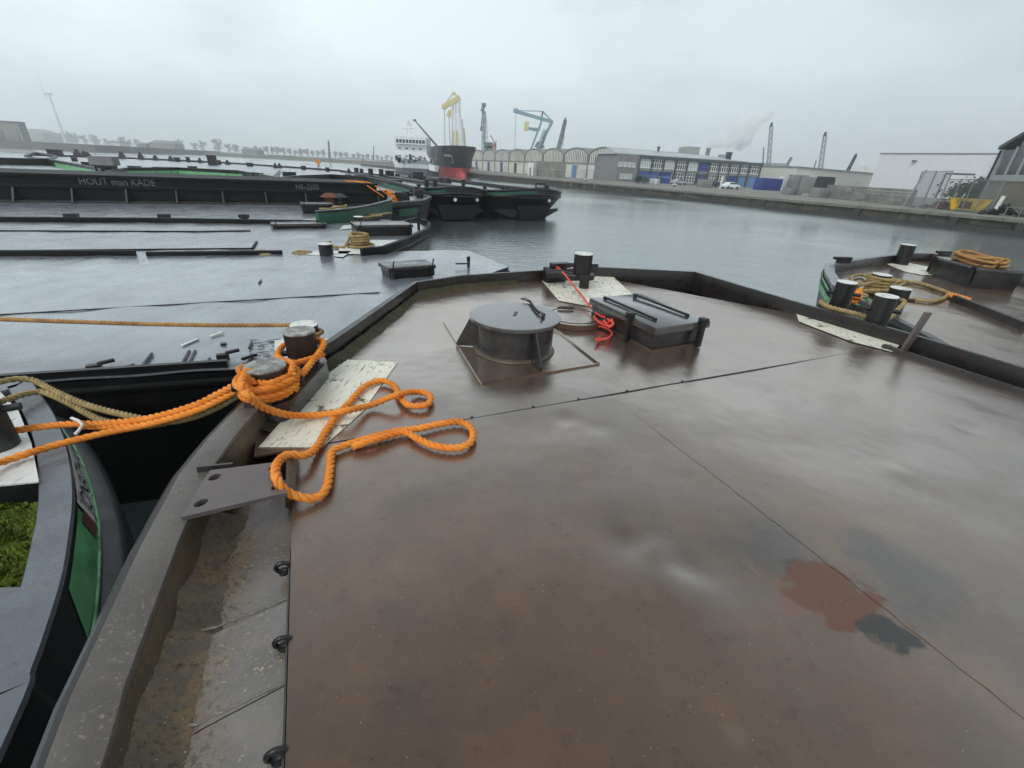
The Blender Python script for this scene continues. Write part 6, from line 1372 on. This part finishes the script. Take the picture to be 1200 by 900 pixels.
def c3(t, q, b):
    G_ = lambda x: Vector((q(x, 190).x, q(x, 190).y, QZ))
    mb = MB(); mb.bar(q(634, 144), G_(613)+Vector((0, 0, 0)), 1.0); mb.bar(q(647, 143), G_(617), 1.5); mb.lattice(q(640, 152), G_(622), 1.6, 2.4, 8, .25); mb.build('boom_leg', mt['craneblue'], t)
    mb = MB(); mb.bar(q(604, 130.5), q(648, 143), .9, 1.6); mb.bar(q(604, 129.5), q(636, 130.5), .4); mb.bar(q(636, 130.5), q(648, 143), .6); mb.bar(q(636, 130.5), q(634, 144), .7); mb.bar(q(636, 130.5), q(632, 153), .7); mb.box(q(604.5, 130), (2.6, 1.5, 1.6)); mb.tube([q(602.8, 127), q(606.5, 127), q(606.5, 131)], .15, 5); mb.build('jib', mt['craneblue'], t)
    mb = MB(); mb.hexa([q(619, 152), q(631, 155), q(631, 155, 4), q(619, 152, 4)], [q(619, 149), q(632, 150), q(632, 150, 4), q(619, 149, 4)]); mb.build('counter_arm', mt['craneblue'], t)
    mb = MB(); mb.box(q(617, 148), (2.4, 2.4, 4.2)); mb.build('counterweight', mt['shipyellow'], t)
    mb = MB(); mb.tube([q(604.6, 131), Vector((q(603, 190).x, q(603, 190).y, QZ+2))], .1, 5); mb.build('hoist_wire', mt['cranegrey'], t)
    mb = MB(); mb.hexa([q(626, 172), q(636, 175), q(636, 175, 5), q(626, 172, 5)], [q(630, 165.5), q(634, 167), q(634, 167, 5), q(630, 165.5, 5)]); mb.bar(q(632, 167), q(637.5, 173), 1.2); mb.build('machine_house', mt['cranegrey'], t)
    mb = MB(); mb.hexa([G_(609)+Vector((0, -3, 0)), G_(627)+Vector((0, -3, 0)), G_(627)+Vector((0, 4, 0)), G_(609)+Vector((0, 4, 0))], [q(612, 178, -3), q(626, 178, -3), q(626, 178, 4), q(612, 178, 4)]); mb.build('portal', mt['craneblue'], t)
crane('large pale blue luffing crane with a long double-jointed jib', 270, (615, 190), c3)
def lattice_crane(x0, y0, x1, y1, w0, w1, m='cranegrey', n=12, r_=.2, wire=None):
    def f_(t, q, b):
        g = q(x0, y0); mb = MB(); mb.lattice(g, q(x1, y1), w0, w1, n, r_); mb.build('jib', mt[m], t)
        mb = MB(); mb.box(q(x1, y1-.8), (w1*.7, w1*.7, w1*1.5)); mb.build('jib_head', mt['cranedark'], t)
        k = Vector((g.x, g.y, QZ)); mb = MB(); mb.box(k+Vector((0, 0, (g.z-QZ)/2)), (w0*2.2, w0*2, max(1, g.z-QZ))); mb.build('carriage', mt['cranegrey'], t)
        if wire: mb = MB(); mb.tube([q(x1, y1), q(*wire)], .1, 5); mb.build('hoist_wire', mt['cranegrey'], t)
    return f_
crane('dark leaning lattice jib above the arched roofs', 240, (652, 185), lattice_crane(652, 186, 662.5, 141, 1.6, 1.0, 'cranegrey', 12, .22, (660, 172)))
crane('tall pale lattice jib right of the smoke plume', 190, (899, 214), lattice_crane(899, 214, 904, 147, 1.15, .9, 'metal', 18, .085))
crane('pale lattice jib above the low cream shed', 190, (960, 205), lattice_crane(960, 207, 967, 158, 1.4, .9, 'metal', 14, .09))
crane('short dark crane jib tilted beside the lilac warehouse', 210, (992, 205), lattice_crane(992, 203, 1003, 182, .9, .6, 'cranedark', 6, .22))
crane('faint thin crane mast behind the hip-roofed hall', 330, (893, 205), lattice_crane(893.5, 204, 895, 173, .4, .3, 'cranegrey', 5, .18))
crane('faint thin stick crane left of the pale lattice jib', 250, (952, 205), lattice_crane(952, 204, 956.5, 188, .3, .2, 'cranegrey', 4, .15))
t = thing('distant_ship', 'white ship bridge peeping over the cream shed', 'ship', D(1004, 210, 220)); q = lambda x, y, d=0: D(x, y, 220+d)
mb = MB(); mb.hexa([q(994, 210), q(1022, 210), q(1022, 210, 8), q(994, 210, 8)], [q(998, 196), q(1020, 197), q(1020, 197, 8), q(998, 196, 8)]); mb.hexa([q(1000, 196), q(1019, 197), q(1019, 197, 7), q(1000, 196, 7)], [q(1002, 193.5), q(1018, 194.5), q(1018, 194.5, 7), q(1002, 193.5, 7)]); mb.build('cabin', mt['shipwhite'], t)
mb = MB(); mb.tube([q(1009, 194, 3), q(1011.5, 184, 3)], .4, 6); mb.tube([q(1008, 187, 3), q(1013, 187.5, 3)], .12, 5); mb.build('radar_mast', mt['shipwhite'], t)
# smoke stack and its plume
SD = 330
st_ = thing('smoke_stack', 'grey factory chimney behind the office roof giving off white steam', 'chimney', Vector((D(829, 190, SD).x, SD, QZ)))
mb = MB(); tp = D(830.6, 173.5, SD); bs = Vector((tp.x, tp.y, QZ)); mb.loft([[bs.lerp(tp, t)+Vector((r_*math.cos(k*math.pi/10), r_*math.sin(k*math.pi/10), 0)) for k in range(20)] for t, r_ in ((0, 1.9), (1, 1.25))]); mb.build('shaft', mt['cranegrey'], st_, smooth=50)
mb = MB(); mb.cyl(tp-Vector((0, 0, 1.2)), 1.45, 1.1, 20); mb.build('collar', mt['cranegrey'], st_, smooth=50)
bm = bmesh.new()
for x, y, r_ in ((831, 171.5, 1.6), (834, 169, 2.4), (838, 166.5, 3.2), (842, 165, 3.4), (846, 166, 3.0), (850, 167, 3.0), (854, 165.5, 3.8), (858, 163, 4.6), (862, 161, 5.0), (867, 159, 5.4), (871, 155.5, 5.6), (875, 151, 5.6), (879, 146.5, 5.4), (883, 143, 5.0), (888, 139.5, 4.4), (894, 136.5, 3.6), (900, 134, 2.8), (866, 147, 4.6), (870, 144, 4.6), (864, 152, 4.4), (862, 144, 3.6), (868, 167, 4.2), (873, 163, 4.2)):
    c_ = D(x, y, SD); r0 = bmesh.ops.create_icosphere(bm, subdivisions=2, radius=r_*1.25)
    for v in r0['verts']: v.co += c_
me = bpy.data.meshes.new('smoke'); bm.to_mesh(me); bm.free()
sm = bpy.data.objects.new('smoke_plume', me); C.objects.link(sm)
rmz = sm.modifiers.new('join', 'REMESH'); rmz.mode = 'VOXEL'; rmz.voxel_size = 1.0
vm = bpy.data.materials.new('steam'); vm.use_nodes = True; vt = vm.node_tree; vt.nodes.clear()
vo = vt.nodes.new('ShaderNodeOutputMaterial'); pv = vt.nodes.new('ShaderNodeVolumePrincipled'); pv.inputs['Color'].default_value = (1, 1, 1, 1); pv.inputs['Anisotropy'].default_value = 0
g_ = vt.nodes.new('ShaderNodeNewGeometry'); nz = vt.nodes.new('ShaderNodeTexNoise'); nz.inputs['Scale'].default_value = .22; nz.inputs['Detail'].default_value = 4; mr_ = vt.nodes.new('ShaderNodeMapRange'); mr_.inputs[1].default_value = .43; mr_.inputs[2].default_value = .7; mr_.inputs[3].default_value = .0; mr_.inputs[4].default_value = .7
vt.links.new(g_.outputs['Position'], nz.inputs['Vector']); vt.links.new(nz.outputs['Fac'], mr_.inputs[0]); vt.links.new(mr_.outputs[0], pv.inputs['Density']); vt.links.new(pv.outputs[0], vo.inputs['Volume'])
me.materials.append(vm); sm['kind'] = 'stuff'
# wind turbine
TD = 850
tb = D(77, 166, TD); tb = Vector((tb.x, tb.y, 2)); hubp = Vector((tb.x, tb.y, top_z(tb, 110.5)))
wt = thing('wind_turbine', 'tall white wind turbine on the far shore at the left', 'wind turbine', tb)
mb = MB(); mb.loft([[tb.lerp(hubp, t)+Vector((r_*math.cos(k*math.pi/8), r_*math.sin(k*math.pi/8), 0)) for k in range(16)] for t, r_ in ((0, 2.2), (1, 1.2))]); mb.build('tower', mt['shipwhite'], wt, smooth=50)
rx = Vector((-.8, -.6, 0)); mb = MB(); mb.bar(hubp-rx*5+Vector((0, 0, 1)), hubp+rx*4+Vector((0, 0, 1)), 3, 3); mb.build('nacelle', mt['shipwhite'], wt, bevel=.5)
hb2 = hubp+rx*5+Vector((0, 0, 1)); mb = MB(); mb.cyl(hb2-rx*1.2, 1.6, 2.4, 16, 1.0, rx.to_track_quat('Z', 'Y').to_matrix()); rot = mb.build('hub', mt['shipwhite'], wt, smooth=50)
sxv = rx.cross(Vector((0, 0, 1))).normalized()
for k in range(3):
    a_ = R(96+120*k); d = sxv*math.cos(a_)+Vector((0, 0, 1))*math.sin(a_); s2 = d.cross(rx); mb = MB()
    mb.loft([[hb2+d*l+s2*w_*x+rx*y*w_*.2 for x, y in ((-.3, 0), (.1, 1), (.7, 0), (.1, -1))] for l, w_ in ((.5, 1.2), (6, 2.4), (18, 1.4), (27, .4))]); mb.build('blade', mt['shipwhite'], rot)
# ================================================================ FAR SHORE
t = thing('concrete_hall', 'grey concrete hall on the pier at the left edge', 'hall', D(10, 168, 262)); a, b = D(-30, 168, 262), D(30, 169, 262)
CF = Facade(a, b); hh = top_z(CF.at(CF.L*.9, 3), 143.5)
CF.part('wall', 'tan_wall', t, -20, CF.L, 3.2, hh, -4, 0); CF.part('front_panel', 'spandrel', t, CF.s_of(9), CF.s_of(29)-1, 3.4, hh-3, 0, .3); CF.part('roof_edge', 'cranegrey', t, -20, CF.L+.3, hh, hh+.6, -4, .6); CF.part('door', 'cranegrey', t, CF.s_of(3), CF.s_of(10), 3.4, 3.4+(hh-3.4)*.6, .3, .4)
far_box('ribbed_shed', 'wide pale ribbed shed beyond the concrete hall', 'shed', 22, 66, 150, 900, 'tan_wall', 40, 'roofgrey', 2, .25)
rnd = random.Random(21)
for x0, x1, yt, d_, m_, l in ((57, 70, 164, 500, 'shipwhite', 'small white building at the foot of the wind turbine'), (184, 212, 164.5, 440, 'tan_wall', 'pale grey block on the far shore above the stone bank'), (135, 150, 164.5, 460, 'whitewall', 'small cream house among the far trees at the left'), (170, 180, 167, 450, 'roofgrey', 'small grey roofed house left of the pale block'), (288, 305, 173, 430, 'tan_wall', 'faint grey house left of the poplar row'), (318, 345, 182, 405, 'rust', 'faint reddish brick row below the poplars'), (350, 370, 185.5, 400, 'rust', 'second faint reddish brick row right of the first'), (430, 456, 187, 400, 'whitewall', 'long pale building on the far shore next to the white ship'), (400, 425, 184.5, 410, 'palecream', 'long cream building behind the far right trees')):
    far_box('far_building', l, 'building', x0, x1, yt, d_, m_, 12, 'roofgrey', 2, .15)
def tree_proto(seed, slim):
    r_ = random.Random(seed); t = bpy.data.objects.new('tree', None); C.objects.link(t); mb = MB(); mb.tube([Vector((0, 0, 0)), Vector((.1, 0, 4)), Vector((0, .1, 7))], [.35, .28, .12], 6)
    for k in range(5): mb.tube([Vector((0, 0, 3+k*.6)), Vector((1.6*math.cos(k*2.4)*slim, 1.6*math.sin(k*2.4)*slim, 5+k*.8))], [.12, .04], 5)
    tr = mb.build('trunk', mt['bark'], t); mb = MB(); cl = [(Vector((r_.gauss(0, 1.3)*slim, r_.gauss(0, 1.3)*slim, r_.uniform(2.2, 10.5))), r_.uniform(1.1, 1.9)) for _ in range(16)]
    for i in range(420):
        c_, rr2 = r_.choice(cl); d = Vector((r_.gauss(0, 1), r_.gauss(0, 1), r_.gauss(0, 1))).normalized()*rr2*r_.uniform(.5, 1.1); p = c_+d; a = Vector((r_.uniform(-1, 1), r_.uniform(-1, 1), r_.uniform(-1, 1)))*.8; b = Vector((r_.uniform(-1, 1), r_.uniform(-1, 1), r_.uniform(-1, 1)))*.8; mb.add([p, p+a, p+a+b, p+b], [(0, 1, 2, 3)])
    mb.build('crown', mt['leaf'], t); return t
protos = [tree_proto(1, 1.25), tree_proto(2, .62), tree_proto(3, 1.05)]
spots = [(86, 155, 0, 480), (92, 156, 2, 480), (98, 159, 0, 470), (108, 160, 2, 470), (118, 158.5, 0, 470), (122, 161, 2, 460), (132, 163, 0, 460), (152, 162, 2, 450), (158, 163.5, 0, 450), (166, 165, 2, 450), (217, 166, 0, 440), (232, 166, 0, 430), (241, 166, 2, 430), (260, 165.5, 0, 420), (272, 168, 2, 420), (279, 168.5, 0, 420), (290, 172, 2, 420), (303, 171.5, 0, 410)]+[(308+i*6.6, 171.5+i*.42, 1, 415) for i in range(16)]+[(415+i*5.5, 179+i*.5, 2 if i % 2 else 1, 405) for i in range(9)]+[(354, 178.5, 0, 398), (287, 176, 0, 402)]
for i, (px, py, k, d_) in enumerate(spots):
    d_ *= 2.3; b = D(px, 190, d_); b = Vector((b.x, b.y, 2.1)); h = top_z(b, py)-2.1; t = copy_tree(protos[k], b); s = max(.5, h/11.0); s *= rnd.uniform(.85, 1.2); t.scale = (s*rnd.uniform(1.0, 1.5), s*1.2, s); t.rotation_euler.z = i*1.7
    lab = ['broad hazy tree among houses on the far shore', 'slim tree standing in the long row on the far shore', 'mid-sized hazy tree on the far shore'][k]
    tag(t, lab, 'tree', ['broad far trees', 'slim trees in the far row', 'mid-sized far trees'][k])
for t in protos:
    for ch in list(t.children): bpy.data.objects.remove(ch)
    bpy.data.objects.remove(t)
crane('faint tower crane over the far trees', 430, (386, 190), lattice_crane(386.5, 189, 385, 166, 1.0, .8, 'cranegrey', 8, .3))
crane('faint slim mast beside the white ship', 430, (438, 188), lattice_crane(438, 190, 438, 171, .5, .3, 'cranegrey', 6, .2))
# ================================================================ HAZE
mb = MB(); mb.box((0, 900, 74), (3010, 2410, 150)); hz_ = mb.build('haze', mt['black']); hz_['kind'] = 'stuff'
hm = bpy.data.materials.new('haze_air'); hm.use_nodes = True; ht = hm.node_tree; ht.nodes.clear(); ho = ht.nodes.new('ShaderNodeOutputMaterial'); hv_ = ht.nodes.new('ShaderNodeVolumePrincipled')
hv_.inputs['Color'].default_value = (1, 1, 1, 1); hv_.inputs['Density'].default_value = .0008; hv_.inputs['Anisotropy'].default_value = .75
ht.links.new(hv_.outputs[0], ho.inputs['Volume']); hz_.data.materials.clear(); hz_.data.materials.append(hm)
